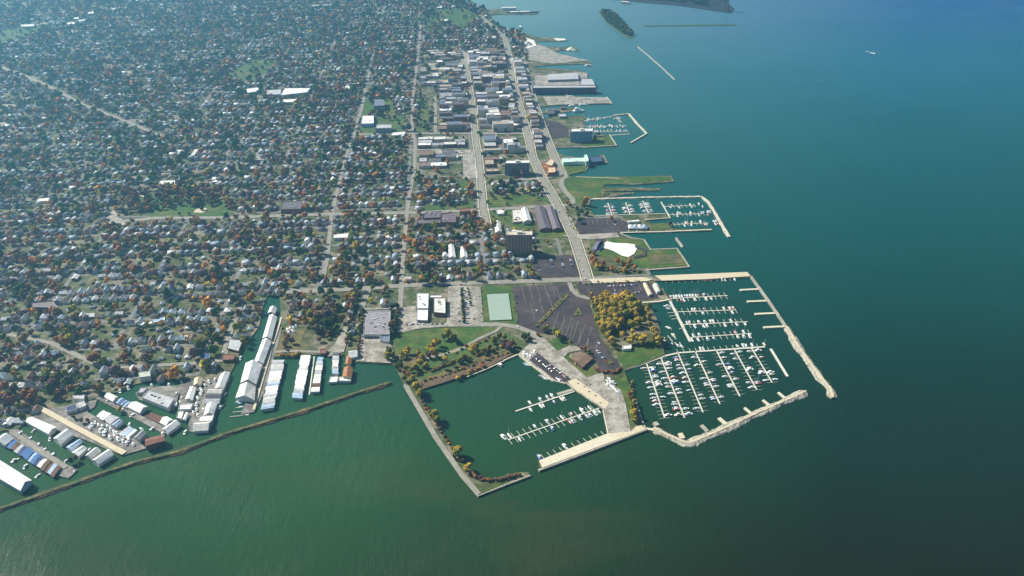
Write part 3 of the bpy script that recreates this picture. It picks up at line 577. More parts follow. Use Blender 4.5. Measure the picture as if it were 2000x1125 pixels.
for k, (q, h, r, wl, lab) in enumerate([([(556, 172), (606, 172), (600, 180), (548, 186)], 8, WHITE, LBLUE, 'stepped white-roofed hospital building'), ([(553, 194), (580, 193), (578, 199), (552, 200)], 7, WHITE, GREY, 'white-roofed building nearer than the hospital'),
 ([(520, 176), (550, 174), (548, 184), (520, 186)], 7, LGREY, GREY, 'grey wing left of the stepped white hospital'), ([(674, 168), (690, 165), (693, 170), (680, 174)], 8, WHITE, OFFW, 'bright white domed hall in the far town'), ([(345, 293), (362, 292), (359, 299), (342, 299)], 6, WHITE, OFFW, 'white shop roof, left of two in the middle town'),
 ([(380, 291), (388, 291), (379, 304), (371, 304)], 7, OFFW, RUST, 'tilted pale roof, right of two in the middle town'), ([(313, 353), (341, 352), (342, 360), (310, 360)], 4, WHITE, OFFW, 'long low white building above the ball diamonds'), ([(75, 388), (98, 386), (95, 392), (71, 393)], 5, WHITE, OFFW, 'white flat roof in the left middle town'),
 ([(478, 174), (505, 170), (505, 178), (480, 182)], 7, WHITE, GREY, 'white roof left of the hospital'), ([(608, 10), (650, 8), (650, 10), (608, 12)], 5, LGREY, GREY, 'long grey shed at the far top of the town'), ([(775, 79), (790, 79), (790, 81), (775, 81)], 5, WHITE, OFFW, 'thin white roof in the far town centre'),
 ([(414, 346), (422, 345), (421, 350), (414, 351)], 5, WHITE, OFFW, 'tiny white roof above the park, left'), ([(416, 353), (427, 349), (425, 355), (414, 356)], 4, WHITE, OFFW, 'tiny white roof above the park, right'),
 ([(40, 48), (68, 47), (66, 51), (42, 52)], 7, WHITE, OFFW, 'white factory roof in the far left corner'), ([(126, 45), (148, 42), (145, 47), (128, 48)], 7, WHITE, OFFW, 'long white factory roof by the railway'), ([(135, 37), (152, 33), (155, 36), (140, 38)], 6, WHITE, OFFW, 'white roof behind the railway factory'),
 ([(172, 24), (182, 22), (183, 26), (171, 27)], 6, WHITE, OFFW, 'white roof farther along the railway'), ([(212, 18), (235, 13), (234, 16), (213, 20)], 6, WHITE, OFFW, 'farthest long white roof on the railway'), ([(152, 39), (170, 37), (168, 40), (155, 41)], 6, WHITE, OFFW, 'short white roof between the railway factories'),
 ([(1213, 1), (1230, 3), (1228, 5), (1213, 3)], 6, OFFW, GREY, 'pale shed on the far peninsula'), ([(855, 12), (863, 11), (863, 15), (852, 15)], 7, WHITE, OFFW, 'white domed roof at the far bay shore'), ([(862, 38), (875, 37), (874, 41), (861, 42)], 6, WHITE, OFFW, 'white roof beside the far ball field'),
 ([(1014, 50), (1018, 50), (1018, 53), (1014, 53)], 6, WHITE, OFFW, 'tiny white hut on the far shore'), ([(950, 71), (968, 70), (968, 74), (949, 74)], 5, OFFW, OFFW, 'pale roof by the far waterfront road'), ([(1225, 431), (1247, 429), (1249, 432), (1229, 433)], 4, WHITE, OFFW, 'thin white roof behind the yacht clubhouse'),
 ([(1004, 116), (1015, 114), (1015, 121), (1004, 122)], 7, WHITE, TEALW, 'white tank-like building by the far waterfront road'), ([(62, 592), (104, 588), (114, 601), (62, 600)], 11, (0.20, 0.17, 0.17), (0.07, 0.06, 0.10), 'big dark school building in the left town'),
 ([(272, 630), (297, 627), (296, 632), (274, 635)], 5, WHITE, OFFW, 'long white low house among the left trees'), ([(298, 624), (322, 618), (322, 625), (300, 630)], 5, LBLUE, OFFW, 'long pale blue low house among the left trees'), ([(360, 653), (368, 654), (365, 665), (357, 664)], 5, (0.66, 0.45, 0.22), RUST, 'bright orange roofed house near the canal street'),
 ([(448, 662), (474, 664), (466, 686), (443, 680)], 4, LGREY, BROWN, 'flat grey roof beside the channel head'), ([(432, 692), (460, 692), (456, 702), (436, 703)], 5, BRICK, BROWN, 'brown roofed building by the channel bend'), ([(390, 690), (410, 690), (409, 700), (392, 702)], 6, (0.06, 0.10, 0.22), GREY, 'dark blue roofed building above the gravel yard'),
 ([(340, 785), (346, 785), (345, 791), (339, 791)], 3, WHITE, WHITE, 'small white hut beside the big grey island shed'), ([(142, 772), (165, 771), (164, 779), (142, 778)], 5, LGREY, OFFW, 'grey roofed house with a white panel near the canals'), ([(128, 796), (148, 789), (152, 798), (130, 804)], 5, NAVY, OFFW, 'dark blue roofed house above the gravel pier'), ([(150, 786), (164, 783), (168, 792), (154, 797)], 5, LGREY, OFFW, 'pale roofed house beside the dark blue one above the pier'),
 ([(270, 728), (292, 724), (294, 734), (272, 737)], 8, (0.5, 0.5, 0.42), OFFW, 'big pale roofed apartment house above the dark canal')]):
    bld('building', q, h, 'flat' if h < 9 or k < 30 else 'gable', r, wl, lab, 'building', None, along='W', parapet=0.4)
# the yacht clubhouse of white tents, round tanks, sand heaps
def club():
    r = empty('clubhouse', G(1245, 447, LAND), 'yacht clubhouse with a row of pointed blue-white roofs', 'building')
    for i, x in enumerate((1232, 1241, 1250, 1259)):
        c = G(x, 446, LAND); m = MB(); m.box(c, 8.5, 12, LAND, LAND+3.5, GA); m.build('wall', M['paint'], r, OFFW)
        m = MB(); z = LAND+3.5
        m.add([(c.x-5, c.y-7, z), (c.x+5, c.y-7, z), (c.x+5, c.y+7, z), (c.x-5, c.y+7, z), (c.x, c.y, z+5)], [(0, 1, 4), (1, 2, 4), (2, 3, 4), (3, 0, 4), (3, 2, 1, 0)])
        m.build('roof', M['paint'], r, LBLUE if i % 2 else WHITE)
club()
def cone(name, px, rad, h, mat, label, cat, n=14, jit=0.15):
    c = G(px[0], px[1], LAND); rr = random.Random(int(px[0]*3)); m = MB(); rings = [[], [], []]
    for k, (f, z) in enumerate(((1, 0), (0.62, 0.45), (0.2, 0.95))):
        for i in range(n):
            a = 2*PI*i/n; q = rad*f*(1+rr.uniform(-jit, jit)); rings[k].append((c.x+q*math.cos(a), c.y+q*0.8*math.sin(a), LAND+h*z))
    m.add(rings[0]+rings[1]+rings[2]+[(c.x, c.y, LAND+h)], [(k*n+i, k*n+(i+1) % n, (k+1)*n+(i+1) % n, (k+1)*n+i) for k in range(2) for i in range(n)]+[(2*n+i, 2*n+(i+1) % n, 3*n) for i in range(n)])
    return tag(m.build(name, mat), label, cat)
cone('stockpile', (1030, 88), 20, 13, M['beach'], 'bright white heap of stone on the far quay', 'stockpile')
cone('stockpile', (1022, 78), 13, 9, M['dirt'], 'small brown heap behind the bright white heap', 'stockpile')
cone('stockpile', (1116, 97), 17, 9, M['beach'], 'pale heap at the end of the far wharf', 'stockpile')
cone('stockpile', (1092, 96), 12, 7, M['dirt'], 'grey-brown heap left of the pale heap on the wharf', 'stockpile')
def tank(px, r, h, label):
    c = G(px[0], px[1], LAND); root = empty('storage_tank', c, label, 'tank', 'white round tanks by the far waterfront road'); m = MB()
    m.tube((c.x, c.y, LAND), (c.x, c.y, LAND+h), r, r, 16); m.build('wall', M['white'], root)
    m = MB(); m.tube((c.x, c.y, LAND+h), (c.x, c.y, LAND+h+r*0.45), r*1.02, r*0.1, 16); m.build('roof', M['white'], root)
tank((1003, 119), 8, 6, 'left of two white domed tanks by the far waterfront road'); tank((1010, 118.5), 8, 6, 'right of two white domed tanks by the far waterfront road')
# bandshell at the head of the sand pit
r = empty('bandshell', G(1170, 487, LAND), 'dark arched bandshell facing the white sand bowl', 'bandshell'); ms = MB()
a = G(1164, 492, LAND); b = G(1176, 474, LAND); d = (b-a).normalized(); nn = Vector((d.y, -d.x, 0)); L = (b-a).length; n = 8
pr = []
for i in range(n+1):
    t = PI*i/n; pr.append((a+d*(L/2-L/2*math.cos(t)), LAND+1+8*math.sin(t)))
v = [(p.x, p.y, z) for p, z in pr]+[(p.x-nn.x*9, p.y-nn.y*9, LAND+(z-LAND)*0.55) for p, z in pr]
ms.add(v, [(i, i+1, n+2+i, n+1+i) for i in range(n)]); ms.build('shell', M['paint'], r, (0.12, 0.11, 0.16))
ms = MB(); ms.prism([a+nn*0.2, b+nn*0.2, b+nn*6, a+nn*6], LAND, LAND+1.2); ms.build('stage', M['paint'], r, (0.35, 0.36, 0.42))
# downtown: commercial buildings block by block along the streets
DT = []
rr = random.Random(5)
def dt_block(corner, size, density=0.74, hmin=5, hmax=20):
    """corner: photo position of the near-left corner; size in metres (across, deep)"""
    c = G(corner[0], corner[1], LAND); y = 0
    while y < size[1]-6:
        dp = rr.uniform(15, 30); x = 0
        while x < size[0]-6:
            wd = rr.uniform(14, 38)
            if x+wd > size[0]: wd = size[0]-x
            if rr.random() < density and wd > 5: DT.append((c+W*(x+wd/2)+U*(y+dp/2), wd-0.6, dp-0.6, rr.uniform(hmin, hmax)))
            x += wd
        y += dp+rr.choice((0, 0, 4))
def between(xl, xr, y0, y1, **k):
    """fill the ground between two street lines (functions of photo y) from near y0 to far y1"""
    y = y0
    while y > y1:
        a = G(xl(y), y, LAND); b = G(xr(y), y, LAND); wdt = (b-a).length
        dep = min(70, (G(xl(y1), y1, LAND)-a).length)
        if dep < 18: break
        dt_block((xl(y), y), (wdt, dep-12), **k)
        q = a+U*dep; y = P(q.x, q.y, LAND)[1]
il = lambda pts: (lambda y: float(np.interp(y, [p[1] for p in pts], [p[0] for p in pts])))
between(il([(90, 910), (262, 938), (350, 948)][0:0] or [(912, 95), (918, 140), (930, 200), (938, 262), (945, 300)]), il([(986, 95), (993, 160), (1012, 232), (1027, 281), (1032, 300)]), 258, 100, density=0.78)
between(il([(950, 300), (946, 270)]), il([(1032, 300), (1024, 270)]), 300, 272, density=0.7)
between(il([(858, 180), (858, 262)]), il([(910, 140), (914, 200), (922, 262)]), 257, 160, density=0.75)
between(il([(1000, 112), (1010, 162), (1034, 232), (1046, 290)]), il([(1018, 112), (1036, 187), (1054, 250), (1064, 290)]), 292, 118, density=0.85, hmax=18)
between(il([(826, 75), (820, 130), (822, 190)]), il([(898, 100), (905, 140), (914, 185)]), 172, 100, density=0.55, hmax=9)
between(il([(815, 262), (818, 400)]), il([(905, 262), (925, 400)]), 290, 268, density=0.6, hmax=8)
between(il([(818, 300), (818, 400)]), il([(895, 300), (900, 400)]), 330, 300, density=0.5, hmax=8)
between(il([(945, 300), (950, 350)]), il([(980, 300), (984, 350)]), 340, 306, density=0.35, hmax=7)
between(il([(1050, 130), (1070, 220), (1080, 262)]), il([(1100, 130), (1105, 220), (1110, 262)]), 250, 208, density=0.25, hmax=6)
DCOL = [('white', WHITE), ('light grey', LGREY), ('grey', GREY), ('dark grey', DGREY), ('tan', (0.40, 0.34, 0.25)), ('brown', (0.20, 0.13, 0.10)), ('pale', OFFW), ('slate blue', (0.14, 0.17, 0.24))]
DWALL = [('brick', BRICK), ('tan', (0.36, 0.28, 0.19)), ('grey', GREY), ('dark brick', (0.14, 0.07, 0.06)), ('cream', CREAM), ('white', OFFW)]
DTR = []
for c, wd, dp, h in DT:
    x, y = P(c.x, c.y, LAND)
    DTR.append((y, x, c, wd, dp, h))
DTR.sort(key=lambda t: -t[0])
DT_BLD = []
ROWREF = [('the dark tower', 1010, 330), ('the blue hotel', 1135, 270), ('the pier warehouse', 1040, 180), ('the green square', 740, 220), ('the stockpiles', 1030, 90), ('the orange halls', 1075, 330)]
rank = {}
for y, x, c, wd, dp, h in DTR:
    rc = rr.choices(DCOL, (2.0, 2.0, 2.2, 3.6, 2.0, 2.8, 1.8, 2.2))[0]; wc = rr.choice(DWALL)
    ref = min(ROWREF, key=lambda q: (q[1]-x)**2+(q[2]-y)**2)[0]
    k = (rc[0], wc[0], ref); rank[k] = rank.get(k, 0)+1
    DT_BLD.append([x, y, c, wd, dp, h, rc, wc, ref, 0])

def rerank(items, keyf, posf, refpos, setf):
    g = {}
    for it in items: g.setdefault(keyf(it), []).append(it)
    for k, L in g.items():
        rx, ry = refpos(L[0]); a = G(rx, ry, LAND)
        L.sort(key=lambda it: (Vector(posf(it))-a).length)
        for n, it in enumerate(L): setf(it, n+1)
def _set9(it, n): it[9] = n
rerank(DT_BLD, lambda t: (t[6][0], t[7][0], t[8]), lambda t: t[2], lambda t: [(q[1], q[2]) for q in ROWREF if q[0] == t[8]][0], _set9)
for x, y, c, wd, dp, h, rc, wc, ref, k in DT_BLD:
    root = empty('commercial_building', (c.x, c.y, LAND), '%s roof, %s walls, %s closest block like it to %s' % (rc[0], wc[0], ordn(k), ref), 'building', 'commercial buildings downtown')
    q = [c-W*wd/2+U*dp/2, c+W*wd/2+U*dp/2, c+W*wd/2-U*dp/2, c-W*wd/2-U*dp/2]
    walls(q, LAND, LAND+h).build('wall', M['paint'], root, wc[1])
    mb = MB(); mb.prism(shrink(q, 0.35), LAND+h-0.6, LAND+h-0.25); mb.build('roof', M['roof'], root, rc[1])
    mb = MB(); inn = shrink(q, 0.6)
    for i in range(4): mb.prism([q[i], q[(i+1) % 4], inn[(i+1) % 4], inn[i]], LAND+h+0.003, LAND+h+0.6)
    mb.build('parapet', M['paint'], root, tuple(v*0.9 for v in wc[1]))
    if rr.random() < 0.5:
        mb = MB(); p = c+W*rr.uniform(-wd/4, wd/4)+U*rr.uniform(-dp/4, dp/4); mb.box(p, rr.uniform(2, 4), rr.uniform(2, 3), LAND+h-0.26, LAND+h+rr.uniform(1, 2.4), GA); mb.build('roof_unit', M['paint'], root, OFFW)
    BOXES.append([(p.x, p.y) for p in q])

# ================================================================== BREAKWATERS
def rubble(name, pts, width, h, mat, cap, label, cat='breakwater', step=3.0, capw=0.0, n_extra=1.0, seed=1, green=None):
    """stone mound: a ridge of uneven stones along a line, with an optional cap walk"""
    rr = random.Random(seed); q = densify(pw(pts), step); mb = MB(); n = len(q)
    prof = [(-0.5, -0.8), (-0.40, 0.45*h), (-0.22, 0.85*h), (0, h), (0.22, 0.85*h), (0.40, 0.45*h), (0.5, -0.8)]
    rows = []
    for i, p in enumerate(q):
        d = (q[min(i+1, n-1)]-q[max(i-1, 0)]).normalized(); nn = Vector((-d.y, d.x, 0))
        e = min(1, 0.35+min(i, n-1-i)/2)*(1+0.16*math.sin(i*0.31+seed)+0.12*math.sin(i*0.113+2*seed)+0.08*math.sin(i*0.71))
        rows.append([(p.x+nn.x*a*width*e*(1+rr.uniform(-0.12, 0.12)), p.y+nn.y*a*width*e*(1+rr.uniform(-.12, .12)), z if z < 0 else z*rr.uniform(0.75, 1.2)) for a, z in prof])
    k = len(prof)
    mb.add([v for r_ in rows for v in r_], [(i*k+j, (i+1)*k+j, (i+1)*k+j+1, i*k+j+1) for i in range(n-1) for j in range(k-1)])
    for i in range(int(n*step/1.6*n_extra)):            # loose stones
        t = rr.random()*(n-1); a = int(t); p = lerp(q[a], q[min(a+1, n-1)], t-a); d = (q[min(a+1, n-1)]-q[a]).normalized(); nn = Vector((-d.y, d.x, 0))
        s = rr.choice((-1, 1))*rr.uniform(0.15, 0.52)*width; z = h*(1-abs(s)/width*1.7); c = p+nn*s; r0 = rr.uniform(0.5, 1.3)
        vs = [(c.x+r0*rr.uniform(-1, 1), c.y+r0*rr.uniform(-1, 1), max(z, -0.2)+r0*rr.uniform(0.1, 0.8)) for _ in range(4)]
        mb.add(vs, [(0, 1, 2), (0, 3, 1), (1, 3, 2), (0, 2, 3)])
    if not cap:
        return tag(tri_fix(mb.build(name, mat)), label, cat)
    root = empty(name, (q[0].x, q[0].y, 0), label, cat)
    mb.build('stone_mound', mat, root)
    m2 = MB(); [m2.wall([a_, b_], capw*rr.uniform(0.7, 1.25), h*0.7, h*1.1+0.006*(j_ % 5)+0.004*rr.random()) for j_, (a_, b_) in enumerate(zip(q[:-1:2], q[2::2]+[q[-1]])) if (b_-a_).length > 0.5]; m2.build('cap_walk', M[cap], root)
    return root
rubble('breakwater', [(1276, 838), (1300, 850), (1338, 867), (1345, 868), (1400, 845), (1480, 808), (1574, 766)], 15, 2.6, M['rock'], 'sand', 'stone breakwater with a bend, along the near side of the right marina', capw=3.2, seed=2)
rubble('breakwater', [(1536, 640), (1560, 680), (1590, 722), (1612, 750), (1622, 762), (1627, 779)], 13, 2.8, M['rock'], 'sand', 'stone breakwater running down the outer side of the right marina', capw=3.0, seed=3)
rubble('breakwater', [(1586, 722), (1596, 740), (1612, 752)], 7, 1.6, M['rock'], None, 'short heap of stones against the inside of the outer breakwater', seed=4)
rubble('breakwater', [(-60, 1013), (0, 996), (80, 968), (200, 926), (270, 903), (350, 884), (450, 846), (600, 802), (700, 768), (764, 749)], 11, 2.4, M['darkrock'], 'dyketurf', 'long low overgrown stone dyke across the lower left bay', cat='dyke', capw=4.6, step=2.5, n_extra=1.5, seed=5)
rubble('breakwater', [(1154, 390), (1250, 387), (1370, 385), (1384, 396), (1400, 423), (1424, 464)], 8, 2.0, M['rock'], 'pale', 'pale stone wall enclosing the upper marina basin', capw=4.5, seed=6)
rubble('breakwater', [(1246, 92), (1270, 112), (1296, 135), (1318, 156)], 5.5, 1.8, M['rock'], None, 'thin straight stone breakwater beyond the wooded islet', seed=7)
rubble('breakwater', [(1197, 227), (1228, 223), (1245, 243), (1263, 262), (1232, 280)], 6, 2.2, M['rock'], 'pale', 'pale hooked wall around the small hotel harbour', capw=4.2, seed=8)
rubble('breakwater', [(1262, 51), (1350, 50), (1437, 48.8)], 4, 1.6, M['darkrock'], None, 'faint low dyke line near the far peninsula', seed=9, n_extra=0.3)
rubble('breakwater', [(1320, 466), (1334, 484)], 5, 2.2, M['rock'], 'concrete', 'short wall closing the little basin beside the park', capw=3, seed=10)
def seawall(pts, width, h, mat, label, name='seawall', z0=-0.6):
    mb = MB(); mb.wall(densify(pw(pts), 25), width, z0, h); return tag(tri_fix(mb.build(name, M[mat])), label, 'sea wall')
seawall([(1466, 541), (1500, 588), (1535, 640)], 4.5, 2.3, 'concrete', 'thin straight concrete wall, upper outer side of the right marina')
seawall([(1052, 921), (1132, 891), (1263, 841)], 3.0, 2.6, 'concrete', 'concrete edge wall on the open-water side of the pale quay')
seawall([(1013, 694), (1030, 708), (1080, 745), (1104, 751)], 2.4, 2.5, 'pale', 'pale quay wall along the parked cars')
seawall([(1188, 850), (1178, 803)], 1.6, 2.45, 'pale', 'pale quay wall at the head of the left basin')
seawall([(984, 706), (1012, 694)], 1.8, 2.3, 'pale', 'short pale wall beside the muddy bank', )
seawall([(912, 738), (950, 723), (984, 707)], 1.4, 2.2, 'pale', 'light stone edging of the muddy bank')
seawall([(904, 934), (934, 971), (988, 949), (1036, 931)], 1.8, 2.3, 'concrete', 'concrete edge at the corner of the tree-lined mole')
seawall([(790, 752), (852, 860), (906, 936)], 1.6, 2.2, 'concrete', 'long straight concrete edge of the tree-lined mole')
seawall([(1241, 782), (1256, 830), (1263, 841)], 2.0, 2.3, 'concrete', 'concrete edge under the yellow bushes facing the marina')
seawall([(1254, 593), (1285, 591), (1308, 587)], 3.4, 2.4, 'pale', 'pale bulkhead between the grove and the harbour office')
seawall([(1262, 529), (1346, 523), (1322, 487), (1270, 489), (1258, 470), (1232, 466), (1210, 457)], 3.4, 2.3, 'concrete', 'stone edging around the park lawn peninsula')
seawall([(1212, 456), (1300, 454), (1390, 450)], 3.2, 2.3, 'pale', 'thin pale wall below the yacht clubhouse')
seawall([(1162, 423), (1230, 421), (1300, 419)], 1.8, 2.3, 'pale', 'pale bulkhead along the upper marina parking lot')
seawall([(1260, 431), (1310, 427)], 1.8, 2.3, 'pale', 'short pale bulkhead beside the clubhouse')
seawall([(1238, 378), (1150, 392)], 1.4, 2.2, 'concrete', 'worn edge of the grassy shore above the upper marina')
seawall([(1125, 347), (1210, 350)], 2.0, 2.3, 'pale', 'white kerb along the long grassy pier')
seawall([(1190, 203.5), (1195, 204), (1185, 191)], 2.5, 2.6, 'pale', 'pale edge around the end of the flat parking pier')
seawall([(1148, 311), (1178, 304), (1186, 319), (1152, 322), (1144, 333)], 2.0, 2.2, 'concrete', 'concrete edge around the mint building wharf')
seawall([(1190, 264), (1204, 285), (1140, 289)], 2.0, 2.2, 'pale', 'pale edge of the hotel lawn')
# ================================================================== TREES
def inside(px, py, poly):
    n = len(poly); r_ = np.zeros(px.shape, bool); j = n-1
    for i in range(n):
        xi, yi = poly[i]; xj, yj = poly[j]
        if yi != yj: r_ ^= ((yi > py) != (yj > py)) & (px < (xj-xi)*(py-yi)/(yj-yi)+xi)
        j = i
    return r_
def leaf_mesh(name, n, seed, size=1.5, flat=0.85, base=0):
    """crown about 1 m in radius: leaf clumps spread over several uneven lobes"""
    rr = random.Random(seed); mb = MB(); lobes = []
    for i in range(7):
        a = rr.uniform(0, 2*PI); q = rr.uniform(0.15, 0.55); lobes.append((Vector((q*math.cos(a), q*math.sin(a), rr.uniform(-0.35, 0.5))), rr.uniform(0.35, 0.62)))
    for i in range(n):
        c, r0 = lobes[i % 7]; d = Vector((rr.gauss(0, 1), rr.gauss(0, 1), rr.gauss(0.15, 1))).normalized()
        p = c+d*r0*rr.uniform(0.72, 1.08); s = size*rr.uniform(0.6, 1.3)*0.12
        nn = (d+Vector((rr.gauss(0, .32), rr.gauss(0, .32), rr.gauss(0.15, .32)))).normalized(); u = nn.orthogonal().normalized(); v = nn.cross(u); a = rr.uniform(0, 2*PI)
        u, v = u*math.cos(a)+v*math.sin(a), v*math.cos(a)-u*math.sin(a)
        mb.add([p-u*s, p+v*s*0.8, p+u*s, p-v*s*0.8], [(0, 1, 2, 3)])
    return mb
CROWN = []
for i in range(6):
    me = leaf_mesh('crown', 420, 40+i, 2.0).mesh('crown'); me.materials.append(M['leaf']); CROWN.append(me)
BUSHM = []
for i in range(3):
    me = leaf_mesh('foliage', 170, 70+i, 2.5).mesh('foliage'); me.materials.append(M['leaf']); BUSHM.append(me)
TRUNK = []
for i in range(2):
    rr = random.Random(i); mb = MB(); mb.tube((0, 0, 0), (0, 0, 0.42), 0.035, 0.024, 6)
    for k in range(5):
        a = 2*PI*k/5+rr.random(); mb.tube((0, 0, 0.3+0.02*k), (0.22*math.cos(a), 0.22*math.sin(a), 0.62+0.05*rr.random()), 0.016, 0.005, 4)
    me = mb.mesh('trunk'); me.materials.append(M['bark']); TRUNK.append(me)
GREEN = (0.048, 0.082, 0.014); DGREEN = (0.030, 0.056, 0.016); OLIVE = (0.125, 0.120, 0.015); YELL = (0.31, 0.25, 0.035); GOLD = (0.42, 0.28, 0.04); ORANGE = (0.32, 0.140, 0.025); RUSTT = (0.20, 0.078, 0.028); BROWNT = (0.155, 0.088, 0.038); PURP = (0.105, 0.060, 0.055)
CN = {'green': GREEN, 'dark green': DGREEN, 'olive green': OLIVE, 'yellow': YELL, 'golden': GOLD, 'orange': ORANGE, 'rust red': RUSTT, 'brown': BROWNT, 'dull purple-brown': PURP}
REFS = [('the tennis court', 975, 603), ('the white office wings', 842, 600), ('the grey warehouse', 736, 632), ('the brown pavilion', 1136, 702), ('the apartment tower', 1014, 480), ('the bandshell', 1170, 484), ('the lot bushes', 1080, 610), ('the traffic circle', 1188, 710),
 ('the rusty boathouses', 680, 715), ('the gravel yard', 400, 780), ('the gravel pier', 130, 830), ('the walkway sheds', 520, 640), ('the dirt path', 670, 650), ('the big dark school', 88, 596), ('the orange house', 362, 658), ('the pale low houses', 300, 628),
 ('the street bend', 205, 722), ('the left frame edge', 5, 700), ('the upper left quarter', 150, 540), ('the middle crossing', 785, 556), ('the apartment houses', 890, 490), ('the brick school', 850, 425), ('the ball diamonds', 390, 412), ('the left cross street', 60, 662), ('the canal head', 535, 590), ('the white shop', 665, 460),
 ('the mole corner', 935, 965), ('the mole neck', 800, 760), ('the meadow', 860, 660), ('the pale quay', 1120, 880), ('the grove', 1220, 630), ('the harbour office', 1275, 570), ('the left basin head', 1185, 800), ('the upper marina', 1160, 440), ('the clubhouse', 1245, 440), ('the leftmost pier', 70, 890), ('the grassy pier', 1200, 352), ('the long sheds', 1070, 425)]
def ref_of(x, y): return min(REFS, key=lambda r: (r[1]-x)**2+((r[2]-y)*1.4)**2)
cnt = {}
TREES = []                                   # (px, py, radius m, colour name, group, kind)
def add_tree(x, y, r, col, group='trees of the town', kind='tree', zb=LAND): TREES.append((x, y, r, col, group, kind, zb))
rt = random.Random(21)
def along_line(pts, n, r, cols, group, jit=2, kind='tree'):
    L = [0]; q = pw(pts)
    for a, b in zip(q[:-1], q[1:]): L.append(L[-1]+(b-a).length)
    for i in range(n):
        s = L[-1]*(i+0.5)/n; k = max(j for j in range(len(L)) if L[j] <= s); k = min(k, len(pts)-2); t = (s-L[k])/(L[k+1]-L[k])
        x = lerp(pts[k][0], pts[k+1][0], t)+rt.uniform(-jit, jit); y = lerp(pts[k][1], pts[k+1][1], t)+rt.uniform(-jit, jit)*0.5
        add_tree(x, y, r*rt.uniform(0.8, 1.2), rt.choice(cols), group, kind)
# scrub between the meadow path and the basin
for ln, n_, r_ in (([(800, 735), (850, 722), (900, 705), (960, 685), (1005, 668)], 26, 2.6), ([(830, 745), (880, 730), (930, 712), (990, 690)], 20, 2.2), ([(778, 700), (830, 700), (880, 692), (940, 668), (975, 655)], 16, 2.2), ([(1232, 742), (1238, 775), (1246, 820)], 10, 1.8), ([(1150, 486), (1158, 515), (1190, 530), (1250, 532)], 20, 2.2), ([(556, 640), (560, 690)], 7, 2.0), ([(1105, 404), (1118, 430), (1124, 455)], 9, 2.0), ([(1240, 378), (1180, 380), (1130, 396)], 9, 1.6), ([(1130, 556), (1200, 552), (1255, 549)], 12, 1.7), ([(940, 566), (942, 634)], 8, 1.2), ([(1004, 566), (1010, 630)], 8, 1.2)):
    along_line(ln, n_, r_, ['rust red', 'olive green', 'brown', 'green', 'dull purple-brown', 'golden'], 'scrub of the waterfront park', 4, 'bush')
# the golden grove
for x, y, r in [(1160, 594, 4.5), (1162, 606, 5), (1168, 615, 5.5), (1166, 628, 5.5), (1172, 640, 5), (1176, 650, 5), (1180, 618, 6), (1186, 604, 6), (1188, 632, 6), (1196, 622, 7), (1200, 608, 7), (1202, 594, 5.5), (1207, 600, 7.5), (1216, 592, 7), (1212, 612, 8), (1206, 630, 7), (1218, 624, 7.5),
 (1226, 600, 7.5), (1228, 614, 7), (1238, 608, 6), (1236, 594, 5), (1200, 642, 6), (1190, 646, 5.5), (1232, 640, 5), (1244, 638, 5.5), (1252, 632, 4), (1186, 662, 5), (1192, 672, 4.5), (1198, 680, 4), (1232, 672, 5), (1242, 668, 5.5), (1252, 674, 5), (1258, 668, 5), (1262, 612, 4), (1266, 624, 4.5), (1270, 640, 4.5), (1276, 652, 4.5), (1280, 664, 4.5), (1284, 674, 5), (1290, 668, 4), (1274, 674, 4), (1268, 602, 3.5), (1248, 600, 4), (1154, 582, 3.5), (1222, 582, 4), (1215, 660, 4), (1236, 654, 4)]:
    add_tree(x, y, r, rt.choice(['yellow', 'golden', 'golden', 'yellow', 'olive green']), 'golden trees of the waterfront grove')
gq = random.Random(4); gn = 0
while gn < 40:
    gx, gy = gq.uniform(1152, 1245), gq.uniform(580, 652)
    if inside(np.array([gx]), np.array([gy]), [(1158, 588), (1205, 578), (1242, 588), (1244, 618), (1216, 646), (1182, 654), (1168, 636), (1160, 612)])[0] and all((gx-t[0])**2+((gy-t[1])*1.6)**2 > 50 for t in TREES[-gn-1:]): gn += 1; add_tree(gx, gy, gq.uniform(4.2, 6.2), gq.choice(['golden', 'golden', 'yellow']), 'golden trees of the waterfront grove')
along_line([(1233, 800), (1238, 820), (1240, 828)], 5, 3.6, ['yellow', 'olive green', 'orange'], 'bushes beside the marina')
along_line([(1228, 770), (1240, 800)], 4, 3.0, ['rust red', 'yellow', 'olive green'], 'bushes beside the marina')
